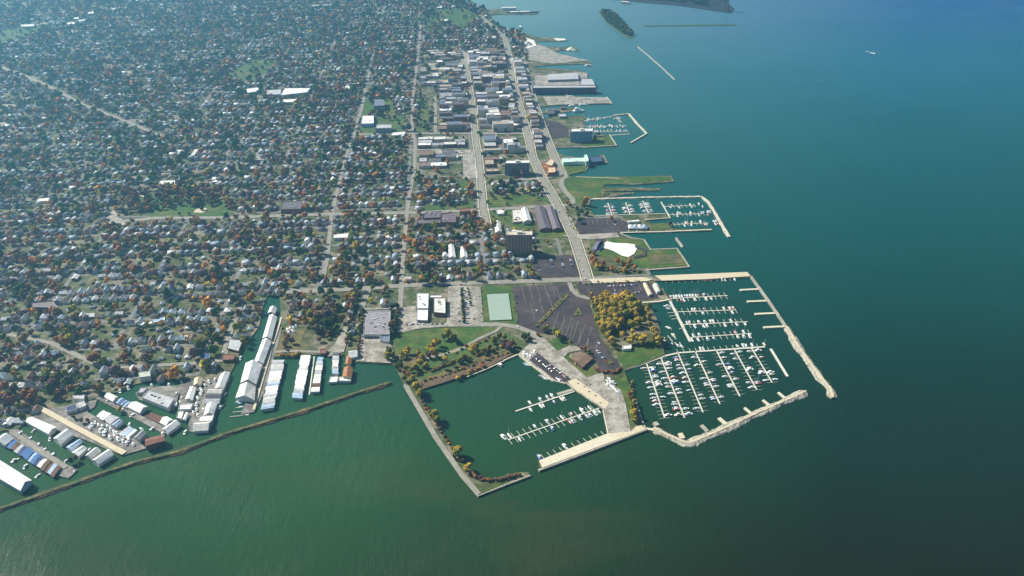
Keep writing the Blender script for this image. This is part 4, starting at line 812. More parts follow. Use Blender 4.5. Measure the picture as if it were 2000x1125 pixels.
# mole and shore
for x, y, r, c in [(814, 764, 5.5, 'yellow'), (820, 775, 4.5, 'yellow'), (804, 748, 4.5, 'yellow'), (848, 818, 5.0, 'yellow'), (853, 826, 4, 'olive green'), (894, 888, 5.0, 'yellow'), (890, 895, 4, 'olive green'), (914, 918, 4.2, 'yellow'), (911, 925, 3, 'golden')]: add_tree(x, y, r, c, 'trees along the mole')
along_line([(822, 782), (845, 815), (860, 842), (880, 872), (905, 905)], 16, 2.3, ['rust red', 'dull purple-brown', 'brown', 'orange'], 'scrub along the mole', 1.5, 'bush')
along_line([(918, 926), (940, 938), (975, 938), (1015, 928)], 16, 2.4, ['dull purple-brown', 'brown', 'rust red'], 'scrub along the mole', 1.5, 'bush')
for x, y, r, c in [(788, 700, 4.5, 'yellow'), (796, 692, 4.5, 'golden'), (818, 697, 4, 'yellow'), (824, 702, 3.5, 'golden'), (838, 688, 4.5, 'yellow'), (848, 682, 5, 'golden'), (856, 676, 4.5, 'yellow'), (868, 664, 4, 'olive green'), (876, 660, 5.5, 'yellow'), (886, 668, 5, 'olive green'), (848, 697, 5, 'golden'), (838, 700, 4, 'dull purple-brown'), (812, 722, 4.5, 'yellow'), (822, 716, 4.5, 'golden'),
 (832, 720, 4, 'yellow'), (806, 728, 4, 'yellow'), (790, 730, 4, 'brown'), (782, 716, 4, 'dark green'), (776, 722, 3.5, 'olive green'), (760, 694, 5, 'olive green'), (756, 702, 4.5, 'yellow'), (766, 700, 4, 'olive green'), (922, 690, 4.5, 'golden'), (930, 684, 4, 'yellow'), (908, 704, 4, 'olive green'), (898, 710, 4, 'olive green'), (885, 716, 4, 'brown'), (868, 722, 4, 'dull purple-brown'),
 (965, 672, 4.5, 'olive green'), (975, 664, 4, 'olive green'), (984, 678, 5, 'dull purple-brown'), (994, 684, 5, 'dull purple-brown'), (1002, 676, 4, 'brown'), (985, 668, 4, 'olive green'), (1024, 664, 4, 'dark green'), (1030, 660, 3.5, 'green'), (1034, 668, 3.5, 'brown'), (1062, 648, 3.5, 'olive green'), (1068, 644, 3, 'yellow'), (1084, 654, 4.5, 'olive green'), (1090, 660, 4.5, 'yellow'), (1050, 656, 2.5, 'orange'), (1095, 668, 3, 'dark green'),
 (1150, 690, 2.5, 'yellow'), (1142, 683, 2.5, 'rust red'), (1148, 696, 3, 'green'), (945, 692, 4, 'olive green'), (955, 686, 4, 'brown'), (870, 706, 3.5, 'golden'), (800, 740, 4, 'rust red'), (790, 745, 3.5, 'olive green')]: add_tree(x, y, r, c, 'trees along the inner shore')
along_line([(890, 742), (925, 726), (945, 716)], 8, 2.8, ['golden', 'brown', 'rust red'], 'scrub along the muddy bank', 1.5, 'bush')
along_line([(1100, 660), (1148, 690)], 5, 1.8, ['olive green', 'brown'], 'bushes along the lot edge', 1, 'bush')
along_line([(1162, 722), (1178, 728), (1204, 727), (1212, 720)], 14, 2.4, ['dull purple-brown', 'rust red', 'brown'], 'dark hedge below the traffic circle', 1.5, 'bush')
along_line([(1184, 709), (1197, 711)], 4, 1.6, ['rust red', 'yellow'], 'bushes inside the traffic circle', 1, 'bush')
along_line([(1106, 576), (1080, 604), (1048, 640)], 15, 1.8, ['rust red', 'olive green', 'brown', 'green'], 'bushes dividing the big parking lot', 3, 'bush')
along_line([(1130, 610), (1128, 616)], 2, 1.6, ['dark green'], 'shrubs on the parking lot triangle', 1, 'bush')
along_line([(902, 566), (907, 634)], 15, 2.2, ['dark green', 'green'], 'row of small trees by the office car park', 0.6)
along_line([(914, 562), (920, 600)], 6, 1.8, ['dark green', 'olive green'], 'row of small trees by the office car park', 1)
along_line([(690, 580), (686, 620), (680, 655), (676, 676)], 18, 2.8, ['olive green', 'brown', 'rust red', 'green'], 'tree row beside the grey warehouse', 2)
along_line([(703, 662), (700, 690)], 5, 2.3, ['brown', 'rust red'], 'tree row beside the grey warehouse', 1)
for x, y, r, c in [(618, 612, 6, 'brown'), (608, 624, 6.5, 'olive green'), (600, 636, 6, 'orange'), (630, 606, 5.5, 'olive green'), (624, 630, 7, 'brown'), (640, 618, 6, 'dull purple-brown'), (634, 640, 6, 'dark green'), (648, 606, 5, 'brown'), (614, 645, 6.5, 'olive green'), (622, 652, 5.5, 'dull purple-brown'), (606, 606, 5, 'rust red'), (640, 596, 5, 'brown'), (596, 620, 5, 'olive green')]: add_tree(x, y, r, c, 'wooded clump behind the boat canals')
for x, y, r, c in [(562, 664, 3.5, 'brown'), (570, 672, 4, 'dull purple-brown'), (556, 676, 3.5, 'brown'), (625, 668, 3.5, 'brown'), (640, 662, 3, 'brown')]: add_tree(x, y, r, c, 'wooded clump behind the boat canals')
along_line([(545, 696), (570, 696), (588, 692)], 9, 2.6, ['olive green', 'golden', 'rust red'], 'bushes on the bank behind the boathouses', 1, 'bush')
for x, y, r, c in [(100, 745, 7, 'olive green'), (112, 752, 6.5, 'olive green'), (92, 752, 6, 'green'), (120, 742, 5, 'dark green'), (108, 762, 6, 'dull purple-brown'), (50, 780, 5.5, 'rust red'), (62, 786, 5, 'rust red'), (30, 772, 5.5, 'brown'), (12, 764, 5.5, 'rust red'), (75, 790, 4, 'brown'), (22, 790, 4.5, 'rust red'), (38, 800, 4, 'olive green'), (132, 758, 4, 'dark green'), (70, 776, 5, 'rust red'), (8, 782, 5, 'orange'),
 (182, 710, 5.5, 'rust red'), (190, 704, 5, 'orange'), (246, 706, 4.5, 'rust red'), (128, 676, 5.5, 'orange'), (118, 672, 5, 'orange'), (146, 624, 4.5, 'golden'), (218, 634, 4.5, 'yellow'), (318, 640, 4.5, 'orange'), (360, 632, 5, 'yellow'), (390, 682, 5.5, 'olive green'), (402, 676, 5, 'olive green'), (388, 672, 4.5, 'yellow'), (478, 676, 4.5, 'olive green'), (482, 668, 4, 'green'), (234, 804, 3.2, 'yellow'),
 (428, 720, 3, 'dark green'), (322, 732, 3.5, 'brown'), (172, 824, 2.5, 'rust red'), (160, 826, 2.8, 'brown'), (140, 905, 3, 'dark green'), (148, 900, 3, 'dull purple-brown'), (400, 712, 3.5, 'orange'), (145, 818, 2.6, 'olive green')]: add_tree(x, y, r, c)
for x, y, r, c in [(1040, 542, 5, 'yellow'), (1034, 536, 4, 'olive green'), (1142, 400, 6, 'orange'), (1140, 407, 4, 'green'), (1160, 520, 6, 'orange'), (1168, 526, 5, 'golden'), (1178, 524, 5, 'rust red'), (1156, 510, 4, 'orange'), (1160, 498, 3.5, 'brown'), (1205, 516, 4.5, 'orange'), (1216, 520, 4.5, 'golden'), (1226, 526, 4, 'rust red'), (1240, 528, 4, 'orange'), (1230, 516, 4, 'orange'), (1196, 530, 4, 'orange'), (1218, 532, 4, 'golden'),
 (1127, 412, 3.5, 'dark green'), (1136, 418, 4, 'dark green'), (1130, 425, 4, 'dark green'), (1146, 422, 3.5, 'dark green'), (1132, 436, 4.5, 'dark green'), (1194, 432, 3.5, 'rust red'), (1308, 442, 3.5, 'dull purple-brown'), (1108, 400, 3, 'rust red'), (1113, 404, 3, 'rust red'), (1000, 362, 6, 'dark green'), (990, 370, 5, 'dark green'), (1008, 352, 5, 'dull purple-brown'), (1020, 376, 4, 'olive green'), (1032, 372, 4, 'orange'),
 (982, 386, 5.5, 'dull purple-brown'), (942, 440, 4.5, 'orange'), (936, 446, 4.5, 'orange'), (944, 454, 4.5, 'golden'), (952, 446, 4, 'orange'), (812, 486, 6, 'orange'), (800, 478, 5.5, 'orange'), (790, 470, 5, 'orange'), (665, 522, 7, 'orange'), (656, 530, 5, 'rust red'), (688, 560, 4, 'orange'), (838, 528, 5, 'golden'), (850, 555, 5, 'olive green'), (835, 552, 6, 'green'), (825, 556, 5, 'olive green'), (862, 554, 5, 'dull purple-brown'), (1070, 476, 3, 'orange'), (1046, 490, 3.5, 'dark green'),
 (1145, 268, 4, 'dull purple-brown'), (1162, 274, 4.5, 'brown'), (1168, 266, 4, 'dull purple-brown')]: add_tree(x, y, r, c)
N_HAND = len(TREES)
# ================================================================== TOWN: houses and trees by the street grid
def ok_town(X, Y, margin_road=6.0, town=True, box_margin=0.0):
    px, py = P(X, Y, LAND)
    ok = ~inside(px, py, [(766, 642), (1200, 642), (1200, 990), (900, 990), (766, 730)])
    ok &= (px > -130) & (px < 2100) & (py > -45) & (py < 900)
    ok &= inside(px, py, SHORE)
    for p in LAWNS+LOTS+GRAV+[[(1018, 20), (1260, 20), (1260, 300), (1070, 300), (1040, 180)], [(940, 12), (1060, 12), (1060, 32), (960, 36)], [(1016, 296), (1200, 296), (1600, 350), (1600, 900), (1120, 560), (1040, 310)], [(1120, 400), (1200, 400), (1500, 620), (1500, 900), (960, 900), (765, 720), (764, 640), (765, 566), (1010, 554), (1150, 552)],
              [(60, 806), (190, 770), (420, 730), (500, 640), (512, 590), (560, 590), (560, 700), (520, 760), (400, 900), (-60, 960), (-60, 845), (30, 845)], [(555, 640), (600, 636), (770, 690), (770, 720), (540, 705)], [(696, 596), (770, 596), (776, 700), (690, 700)],
              [(1045, 500), (1124, 498), (1136, 545), (1042, 548)], [(1046, 452), (1110, 452), (1122, 500), (1044, 500)], [(985, 400), (1100, 400), (1110, 450), (985, 450)]]:
        ok &= ~inside(px, py, p)
    for pts, wd in ROADS:
        q = pw(pts)
        for a, b in zip(q[:-1], q[1:]):
            d = np.array([b.x-a.x, b.y-a.y]); L2 = d@d
            t = np.clip(((X-a.x)*d[0]+(Y-a.y)*d[1])/L2, 0, 1)
            dist = np.hypot(X-a.x-t*d[0], Y-a.y-t*d[1]); ok &= dist > wd/2+margin_road
    for q in BOXES:
        c = np.mean(np.array(q), axis=0); r_ = max(math.hypot(p[0]-c[0], p[1]-c[1]) for p in q)
        near = np.hypot(X-c[0], Y-c[1]) < r_+box_margin+2
        if near.any():
            idx = np.where(near)[0]; qq = [tuple(c+(np.array(p)-c)*(1+(box_margin+1)/max(r_, 1))) for p in q]
            ok[idx] &= ~inside(X[idx], Y[idx], qq)
    return ok
# origin of the grid: the crossing at (785,556)
O = G(785, 556, LAND); SW, SU = 140.0, 78.0   # street spacing across / away
uu = np.arange(-12, 52); HX = []
def dtmask(px, py): return inside(px, py, [(812, 104), (1000, 98), (1080, 290), (1080, 350), (980, 350), (930, 350), (815, 350)])
rh = np.random.default_rng(3)
hc = []
for iu in range(-9, 48):
    for side in (0, 1):
        v0 = iu*SU+(13 if side == 0 else SU-13)
        for iw in range(-26, 10):
            x = 9.0
            while x < SW-9:
                hc.append((iw*SW+x+rh.uniform(-1, 1), v0+rh.uniform(-2.5, 2.5), side)); x += rh.uniform(12.0, 16.5)
hc = np.array(hc); HXY = np.array([[O.x, O.y]])+hc[:, 0:1]*np.array([[W.x, W.y]])+hc[:, 1:2]*np.array([[U.x, U.y]])
# sheds and garages in the middle of the blocks
gc = []
for iu in range(-9, 48):
    for iw in range(-26, 10):
        x = 6.0
        while x < SW-6: gc.append((iw*SW+x, iu*SU+SU/2+rh.choice((-4.5, 4.5))+rh.uniform(-1, 1), 2)); x += rh.uniform(13, 34)
gc = np.array(gc); GXY = np.array([[O.x, O.y]])+gc[:, 0:1]*np.array([[W.x, W.y]])+gc[:, 1:2]*np.array([[U.x, U.y]])
AXY = np.vstack([HXY, GXY]); AT = np.concatenate([hc[:, 2], gc[:, 2]])
k = ok_town(AXY[:, 0], AXY[:, 1], 5.5, box_margin=4); px, py = P(AXY[:, 0], AXY[:, 1], LAND); k &= ~dtmask(px, py)
park = inside(px, py, [(225, 372), (400, 350), (470, 395), (470, 424), (230, 430)])|inside(px, py, [(0, 30), (130, 28), (280, 0), (0, 0)]); k &= ~park
k &= rh.random(len(k)) < 0.84
AXY = AXY[k]; AT = AT[k]; px = px[k]; py = py[k]
o = np.argsort(-py); AXY = AXY[o]; AT = AT[o]; px = px[o]; py = py[o]
HROOF = [('grey', (0.22, 0.24, 0.27), 3.2), ('slate', (0.10, 0.115, 0.145), 3.0), ('pale grey', (0.44, 0.47, 0.50), 2.8), ('brown', (0.15, 0.10, 0.08), 1.6), ('white', (0.76, 0.76, 0.74), 1.0), ('blue-grey', (0.26, 0.34, 0.42), 2.2), ('greenish', (0.14, 0.19, 0.16), 0.7), ('reddish', (0.22, 0.10, 0.07), 0.6)]
HWALL = [('white', (0.75, 0.74, 0.70), 4), ('cream', (0.55, 0.48, 0.36), 1.3), ('pale blue', (0.40, 0.48, 0.55), 1), ('brick', (0.24, 0.11, 0.08), 1.2), ('grey', (0.35, 0.36, 0.36), 1.2), ('yellow', (0.55, 0.42, 0.18), 0.4)]
hw = np.array([h[2] for h in HROOF]); hw /= hw.sum(); ww_ = np.array([h[2] for h in HWALL]); ww_ /= ww_.sum()
NH = len(AXY); RI = rh.choice(len(HROOF), NH, p=hw); WI = rh.choice(len(HWALL), NH, p=ww_)
# house shapes in local metres: x across, y along the ridge; each: (walls, roof, sub parts)
def house_proto(wd, ln, h, rise, ell=False, hip=False):
    q = [(-wd/2, ln/2), (wd/2, ln/2), (wd/2, -ln/2), (-wd/2, -ln/2)]
    wl = walls(q, 0, h, 0 if hip else rise); rf = gable(q, h, rise, 0.45)
    if hip:
        rf = MB(); o = 0.45; z = h-0.05; a, b = wd/2+o, ln/2+o
        rf.add([(-a, b, z), (a, b, z), (a, -b, z), (-a, -b, z), (0, b-a, h+rise), (0, -b+a, h+rise)], [(0, 3, 5, 4), (1, 4, 5, 2), (0, 4, 1), (3, 2, 5), (3, 0, 1, 2)])
    if ell:
        q2 = [(wd/2-0.2, 2.6), (wd/2+3.6, 2.6), (wd/2+3.6, -2.6), (wd/2-0.2, -2.6)]
        a = walls(q2, 0, h*0.8, rise*0.7, 'W'); wl.add(a.v, a.f); b = gable(q2, h*0.8, rise*0.7, 0.4, 'W'); rf.add(b.v, b.f)
    po = MB(); po.box((0, -ln/2-1.1), wd*0.8, 2.0, 0, 2.5)          # porch
    ch = MB(); ch.box((wd*0.18, ln*0.2), 0.8, 0.8, h+rise*0.4, h+rise+0.9)
    wi = MB()
    for fz in (1.0, 3.7) if h > 4.5 else (1.0,):
        for i in range(3):
            yy = -ln/2+ln*(i+0.6)/3.2
            for sx in (-1, 1): wi.prism([(sx*(wd/2+0.05), yy-0.5), (sx*(wd/2+0.05), yy+0.5), (sx*(wd/2-0.1), yy+0.5), (sx*(wd/2-0.1), yy-0.5)], fz, fz+1.3)
        for xx in (-wd*0.25, wd*0.25): wi.prism([(xx-0.5, -ln/2-0.05), (xx+0.5, -ln/2-0.05), (xx+0.5, -ln/2+0.1), (xx-0.5, -ln/2+0.1)], fz+(0 if fz > 3 else 0), fz+1.3)
    return wl, rf, po, ch, wi
HP = [house_proto(8.0, 12.5, 5.6, 3.2), house_proto(7.6, 13, 5.4, 2.8, ell=True), house_proto(9.2, 11, 5.6, 3.0, hip=True), house_proto(8.8, 12, 3.4, 2.6), house_proto(7.2, 12, 5.8, 3.4)]
GP = [house_proto(5.5, 6.5, 2.6, 1.5), house_proto(7, 6, 2.6, 1.4)]
HM = []
for wl, rf, po, ch, wi in HP:
    t = []
    for nm, mb, mt in (('wall', wl, 'paint'), ('roof', rf, 'roof'), ('porch', po, 'paint'), ('chimney', ch, 'paint'), ('windows', wi, 'glass')):
        me = mb.mesh(nm); me.materials.append(M[mt]); t.append(me)
    HM.append(t)
GM = []
for wl, rf, po, ch, wi in GP:
    t = []
    for nm, mb, mt in (('wall', wl, 'paint'), ('roof', rf, 'roof')):
        me = mb.mesh(nm); me.materials.append(M[mt]); t.append(me)
    GM.append(t)
TYPE = rh.integers(0, 5, NH); YAW = GA+rh.choice([0, 0, 0, PI/2], NH)+rh.normal(0, 0.04, NH)+np.where(AT == 1, PI, 0)
hidx = [i for i in range(NH) if AT[i] < 2]; nobj = hidx[:290]; gidx = [i for i in range(NH) if AT[i] == 2][:90]
lcount = {}
HI = [[i, ref_of(px[i], py[i]), 0, k_] for k_, lst in (('h', nobj), ('g', gidx)) for i in lst]
def _set2(it, n): it[2] = n
rerank(HI, lambda t: (t[3], RI[t[0]], WI[t[0]], t[1][0]), lambda t: (AXY[t[0]][0], AXY[t[0]][1], LAND), lambda t: (t[1][1], t[1][2]), _set2)
HR = {t[0]: t[2] for t in HI}
for i in nobj:
    x, y = AXY[i]; rn, wn = HROOF[RI[i]][0], HWALL[WI[i]][0]; ref = ref_of(px[i], py[i])[0]
    e = empty('house', (x, y, LAND), ('%s house with %s roof, %s closest like it to %s' % (wn, rn, ordn(HR[i]), ref)), 'house', 'houses of the residential blocks', rz=float(YAW[i]))
    t = HM[TYPE[i]]; s = float(rh.uniform(0.92, 1.12)); e.scale = (s, s, s*0.95)
    inst('wall', t[0], e, HWALL[WI[i]][1]); rf = inst('roof', t[1], e, HROOF[RI[i]][1]); inst('porch', t[2], e, (0.4, 0.4, 0.38))
    c = inst('chimney', t[3], rf, BRICK)
for i in gidx:
    x, y = AXY[i]; rn, wn = HROOF[RI[i]][0], HWALL[WI[i]][0]; ref = ref_of(px[i], py[i])[0]
    e = empty('garage', (x, y, LAND), ('%s garage with %s roof, %s closest like it to %s' % (wn, rn, ordn(HR[i]), ref)), 'garage', 'garages behind the houses', rz=float(YAW[i]))
    t = GM[i % 2]; inst('wall', t[0], e, HWALL[WI[i]][1]); inst('roof', t[1], e, HROOF[RI[i]][1])
def mass(name, parts, mat, label, cat):
    """parts: list of (verts Nx3, loops flat list, loop counts, face colours)"""
    V = []; L = []; C = []; K = []; off = 0
    for v, f, cnts, col in parts:
        V.append(v); L.append(f+off); K.append(cnts); C.append(col); off += len(v)
    V = np.vstack(V).astype(np.float32); L = np.concatenate(L).astype(np.int32); K = np.concatenate(K).astype(np.int32); C = np.vstack(C).astype(np.float32)
    me = bpy.data.meshes.new(name); me.vertices.add(len(V)); me.vertices.foreach_set('co', V.ravel()); me.loops.add(len(L)); me.loops.foreach_set('vertex_index', L)
    me.polygons.add(len(K)); st = np.concatenate([[0], np.cumsum(K)[:-1]]).astype(np.int32); me.polygons.foreach_set('loop_start', st); me.polygons.foreach_set('loop_total', K)
    me.update(calc_edges=True); a = me.attributes.new('col', 'FLOAT_COLOR', 'FACE'); a.data.foreach_set('color', np.hstack([C, np.ones((len(C), 1), np.float32)]).ravel())
    me.materials.append(mat); ob = bpy.data.objects.new(name, me); COL.objects.link(ob); return tag(ob, label, cat, kind='stuff')
def arrs(mb):
    return np.array(mb.v, float), np.array([i for f in mb.f for i in f]), np.array([len(f) for f in mb.f])
def scatter(protos, XY, which, yaw, scale, cols, z=LAND):
    out = []
    for k_, pr in enumerate(protos):
        sel = np.where(which == k_)[0]
        if len(sel) == 0: continue
        v, f, c = pr; n = len(v); ca, sa = np.cos(yaw[sel])[:, None], np.sin(yaw[sel])[:, None]; s = scale[sel]
        X = (v[None, :, 0]*s[:, None, 0]*ca-v[None, :, 1]*s[:, None, 0]*sa)+XY[sel, 0:1]; Y = (v[None, :, 0]*s[:, None, 0]*sa+v[None, :, 1]*s[:, None, 0]*ca)+XY[sel, 1:2]
        Z = v[None, :, 2]*s[:, None, 1]+z
        V = np.stack([X, Y, Z], -1).reshape(-1, 3); F = (f[None, :]+(np.arange(len(sel))*n)[:, None]).ravel(); K = np.tile(c, len(sel)); C = np.repeat(cols[sel], len(c), axis=0)
        out.append((V, F, K, C))
    return out
rest = np.array(hidx[290:]); XYr = AXY[rest]; sc = np.stack([rh.uniform(0.92, 1.12, len(rest))]*2, -1)
wp = [arrs(h[0]) for h in HP]; rp = [arrs(h[1]) for h in HP]; pp = [arrs(h[2]) for h in HP]
WC = np.array([h[1] for h in HWALL]); RC = np.array([h[1] for h in HROOF])
jit = rh.uniform(0.8, 1.2, (len(rest), 1))
parts = scatter(wp, XYr, TYPE[rest], YAW[rest], sc, WC[WI[rest]])+scatter(rp, XYr, TYPE[rest], YAW[rest], sc, RC[RI[rest]]*jit)+scatter(pp, XYr, TYPE[rest], YAW[rest], sc, WC[WI[rest]]*0.6)
gr = np.array([i for i in range(NH) if AT[i] == 2][90:]); one = np.ones((len(gr), 2)); wg = (gr % 2)
parts += scatter([arrs(g[0]) for g in GP], AXY[gr], wg, YAW[gr], one, WC[WI[gr]])+scatter([arrs(g[1]) for g in GP], AXY[gr], wg, YAW[gr], one, RC[RI[gr]])
mass('distant_houses', parts, M['houseattr'], 'mass of small houses filling the town behind the nearest blocks', 'houses')
print('houses', NH, 'rest', len(rest))
# residential streets of the grid, where they are not traced by hand
m = MB(); zs = LAND+0.06
for iu in range(-6, 46):
    for iw in range(-25, 8):
        a = O+W*(iw*SW)+U*(iu*SU); b = a+W*SW
        c = (a+b)/2; X = np.array([a.x, b.x, c.x]); Y = np.array([a.y, b.y, c.y]); p_, q_ = P(X, Y, LAND)
        if (inside(p_, q_, SHORE) & (q_ < 800) & ~inside(p_, q_, PIERS[4])).all() and not inside(p_, q_, [(690, 556), (1600, 540), (1600, 900), (500, 900), (500, 600), (690, 600)]).any() and q_[2] < 740: m.strip([a, b], 5.5, zs)
        b = a+U*SU; c = (a+b)/2; X = np.array([a.x, b.x, c.x]); Y = np.array([a.y, b.y, c.y]); p_, q_ = P(X, Y, LAND)
        if (inside(p_, q_, SHORE) & (q_ < 740)).all() and not inside(p_, q_, [(690, 556), (1600, 540), (1600, 900), (500, 900), (500, 600), (690, 600)]).any(): m.strip([a, b], 6.5, zs+0.012)
struct('side_street', m, M['sidestreet'])
# scattered trees
NT = 88000
cu = rh.uniform(-9*SU, 47*SU, NT*3); cw = rh.uniform(-26*SW, 9*SW, NT*3)
lu = np.mod(cu, SU); lw = np.mod(cw, SW)
TX = O.x+cw*W.x+cu*U.x; TY = O.y+cw*W.y+cu*U.y
tpx, tpy = P(TX, TY, LAND)
street = (np.minimum(lu, SU-lu) < 2.6) | (np.minimum(lw, SW-lw) < 3.4)
verge = (np.minimum(lu, SU-lu) < 8) | (np.minimum(lw, SW-lw) < 9)
back = (lu > 21) & (lu < SU-21)
dens = np.where(verge, 0.85, np.where(back, 0.62, 0.22))
kt = (rh.random(NT*3) < dens) & ~street & (tpx > -120) & (tpx < 1300) & (tpy > -40) & (tpy < 830)
TX, TY, tpx, tpy = TX[kt], TY[kt], tpx[kt], tpy[kt]
# clumps: thinner and thicker quarters
cl = np.sin(TX*0.011+1.3)*np.sin(TY*0.009+0.4)+np.sin(TX*0.023+2)*np.cos(TY*0.021)
okk = ok_town(TX, TY, 1.5, box_margin=1.0) & (rh.random(len(TX)) < np.clip(0.72+0.28*cl, 0.25, 1)) & ~(dtmask(tpx, tpy) & (rh.random(len(TX)) < 0.6))
TX, TY, tpx, tpy = TX[okk], TY[okk], tpx[okk], tpy[okk]
print('scatter trees', len(TX))
o = np.argsort(-tpy); TX, TY, tpx, tpy = TX[o], TY[o], tpx[o], tpy[o]
TR = np.clip(rh.lognormal(1.46, 0.38, len(TX)), 2.2, 9.0)
names = ['green', 'dark green', 'olive green', 'orange', 'rust red', 'brown', 'dull purple-brown', 'yellow']
pr = np.array([0.13, 0.09, 0.17, 0.08, 0.18, 0.22, 0.12, 0.03]); CI = rh.choice(len(names), len(TX), p=pr/pr.sum())
# far quarters are greener
far = tpy < 380; CI = np.where(far & (rh.random(len(TX)) < 0.25), rh.integers(0, 2, len(TX)), CI)
n_ind = max(0, 330-N_HAND-0)
n_ind = 10
for i in range(n_ind): add_tree(float(tpx[i]), float(tpy[i]), float(TR[i]), names[CI[i]])
TX, TY, TR, CI, tpy, tpx = TX[n_ind:], TY[n_ind:], TR[n_ind:], CI[n_ind:], tpy[n_ind:], tpx[n_ind:]
TREES = [list(t)+[0] for t in TREES]
def _set7(it, n): it[7] = n
rerank(TREES, lambda t: (t[3], t[5], ref_of(t[0], t[1])[0]), lambda t: G(t[0], t[1], LAND), lambda t: ref_of(t[0], t[1])[1:], _set7)
for x, y, r_, cn, grp, kind, zb, rk in TREES:
    r_ *= 1.3 if kind == 'bush' else 1.32
    ref = ref_of(x, y)[0]
    p = G(x, y, zb); c = CN[cn]; f = rt.uniform(0.8, 1.25); f *= 1.0 if cn in ('golden', 'yellow') else 1.35; col = tuple(min(0.6, v*f*rt.uniform(0.93, 1.07)) for v in c)
    size = 'large' if r_ > 5.4 else 'small' if r_ < 3 else 'middle-sized'
    nm = 'bush' if kind == 'bush' else 'tree'
    e = empty(nm, p, '%s %s %s, %s closest of its colour to %s' % (size, cn, nm, ordn(rk), ref), nm, grp, rz=rt.uniform(0, 6.28))
    if kind == 'bush':
        b = inst('foliage', rt.choice(BUSHM), e, col, (0, 0, r_*0.55)); b.scale = (r_, r_, r_*0.75)
        t = inst('stem', TRUNK[0], e); t.scale = (r_, r_, r_)
    else:
        H = r_*2.3; b = inst('crown', rt.choice(CROWN), e, col, (0, 0, H*0.58)); b.scale = (r_, r_, r_*1.05); t = inst('trunk', rt.choice(TRUNK), e); t.scale = (H*0.9,)*3
print('tree things', len(TREES))
def lowtree(n, seed, size):
    mb = leaf_mesh('t', n, seed, size); v, f, c = arrs(mb); v = v.copy(); v[:, 2] = v[:, 2]*1.05+1.33; return v, f, c
cols = np.array([CN[n_] for n_ in names])[CI]*rh.uniform(1.1, 2.4, (len(TX), 1))
XYt = np.stack([TX, TY], -1)
near_ = tpy > 380; mid_ = (tpy <= 380) & (tpy > 200); far_ = tpy <= 200; parts = []
for sel, n_, sz in ((near_, 110, 2.6), (mid_, 46, 3.9), (far_, 20, 5.6)):
    ii = np.where(sel)[0]; prot = [lowtree(n_, 200+j, sz) for j in range(4)]
    parts += scatter(prot, XYt[ii], rh.integers(0, 4, len(ii)), rh.uniform(0, 6.28, len(ii)), np.stack([TR[ii], TR[ii]*rh.uniform(0.85, 1.15, len(ii))], -1), cols[ii])
# wooded islet, park strips and far shore
def region_trees(poly, n, r0, colnames, nq=20, sz=5.6):
    a = np.array([G(p[0], p[1])[:2] for p in poly]); lo, hi = a.min(0), a.max(0); X = rh.uniform(lo[0], hi[0], n*4); Y = rh.uniform(lo[1], hi[1], n*4); q = inside(X, Y, [tuple(p) for p in a]); X, Y = X[q][:n], Y[q][:n]
    c = np.array([CN[colnames[j]] for j in rh.integers(0, len(colnames), len(X))])*rh.uniform(0.8, 1.2, (len(X), 1)); R = r0*rh.uniform(0.7, 1.3, len(X))
    return scatter([lowtree(nq, 300+j, sz) for j in range(3)], np.stack([X, Y], -1), rh.integers(0, 3, len(X)), rh.uniform(0, 6, len(X)), np.stack([R, R], -1), c)
parts += region_trees([(1172, 24), (1186, 22), (1206, 34), (1236, 70), (1225, 72), (1186, 44)], 330, 5, ['dark green', 'green', 'green', 'olive green'])
parts += region_trees([(235, 378), (380, 358), (462, 400), (465, 418), (420, 405), (380, 405), (330, 412), (240, 420)], 190, 4.5, ['brown', 'orange', 'olive green', 'rust red'], 46, 3.9)
parts += region_trees([(1190, -4), (1250, 0), (1330, 6), (1380, 12), (1380, -30), (1100, -30)], 900, 6, ['dark green', 'dark green', 'green'])
parts += region_trees([(880, -10), (905, -6), (920, 10), (945, 30), (935, 34), (900, 14)], 60, 5, ['dark green', 'green'])
for pl in LAWNS[19:]: parts += region_trees(pl, 26, 4.2, ['dark green', 'green', 'brown', 'olive green'], 30, 4.6)
for pl in (LAWNS[8], LAWNS[9], LAWNS[11]): parts += region_trees(pl, 7, 3.4, ['orange', 'brown', 'green', 'olive green'], 60, 3.2)
parts += region_trees([(706, 196), (770, 194), (790, 258), (760, 240), (720, 222)], 22, 5, ['dark green', 'green', 'brown'], 46, 3.9)
mass('distant_trees', parts, M['leafattr'], 'mass of autumn trees filling the town behind the nearest blocks', 'trees')

# ================================================================== BOATS
def hull_mesh(L, B, H, fine=0.5):
    """pointed bow at +y, rounded transom at -y"""
    sec = [(-L/2, 0.80), (-L*0.25, 0.97), (0, 1.0), (L*0.2, 0.86), (L*0.36, 0.52), (L*0.46, 0.2), (L/2, 0.02)]
    mb = MB(); v = []
    for y, f in sec:
        b = B/2*f; sh = H*(1+0.28*max(0, y/L+0.1)); v += [(-b, y, sh), (-b*0.82, y-0.03*L*(y > 0), -0.1), (0, y-0.05*L*(y > 0), -0.35), (b*0.82, y-0.03*L*(y > 0), -0.1), (b, y, sh)]
    n = len(sec); f = [(i*5+j, (i+1)*5+j, (i+1)*5+j+1, i*5+j+1) for i in range(n-1) for j in range(4)]
    f += [(i*5+4, (i+1)*5+4, (i+1)*5, i*5) for i in range(n-1)] + [(0, 1, 2, 3, 4)]
    mb.add(v, f); return mb
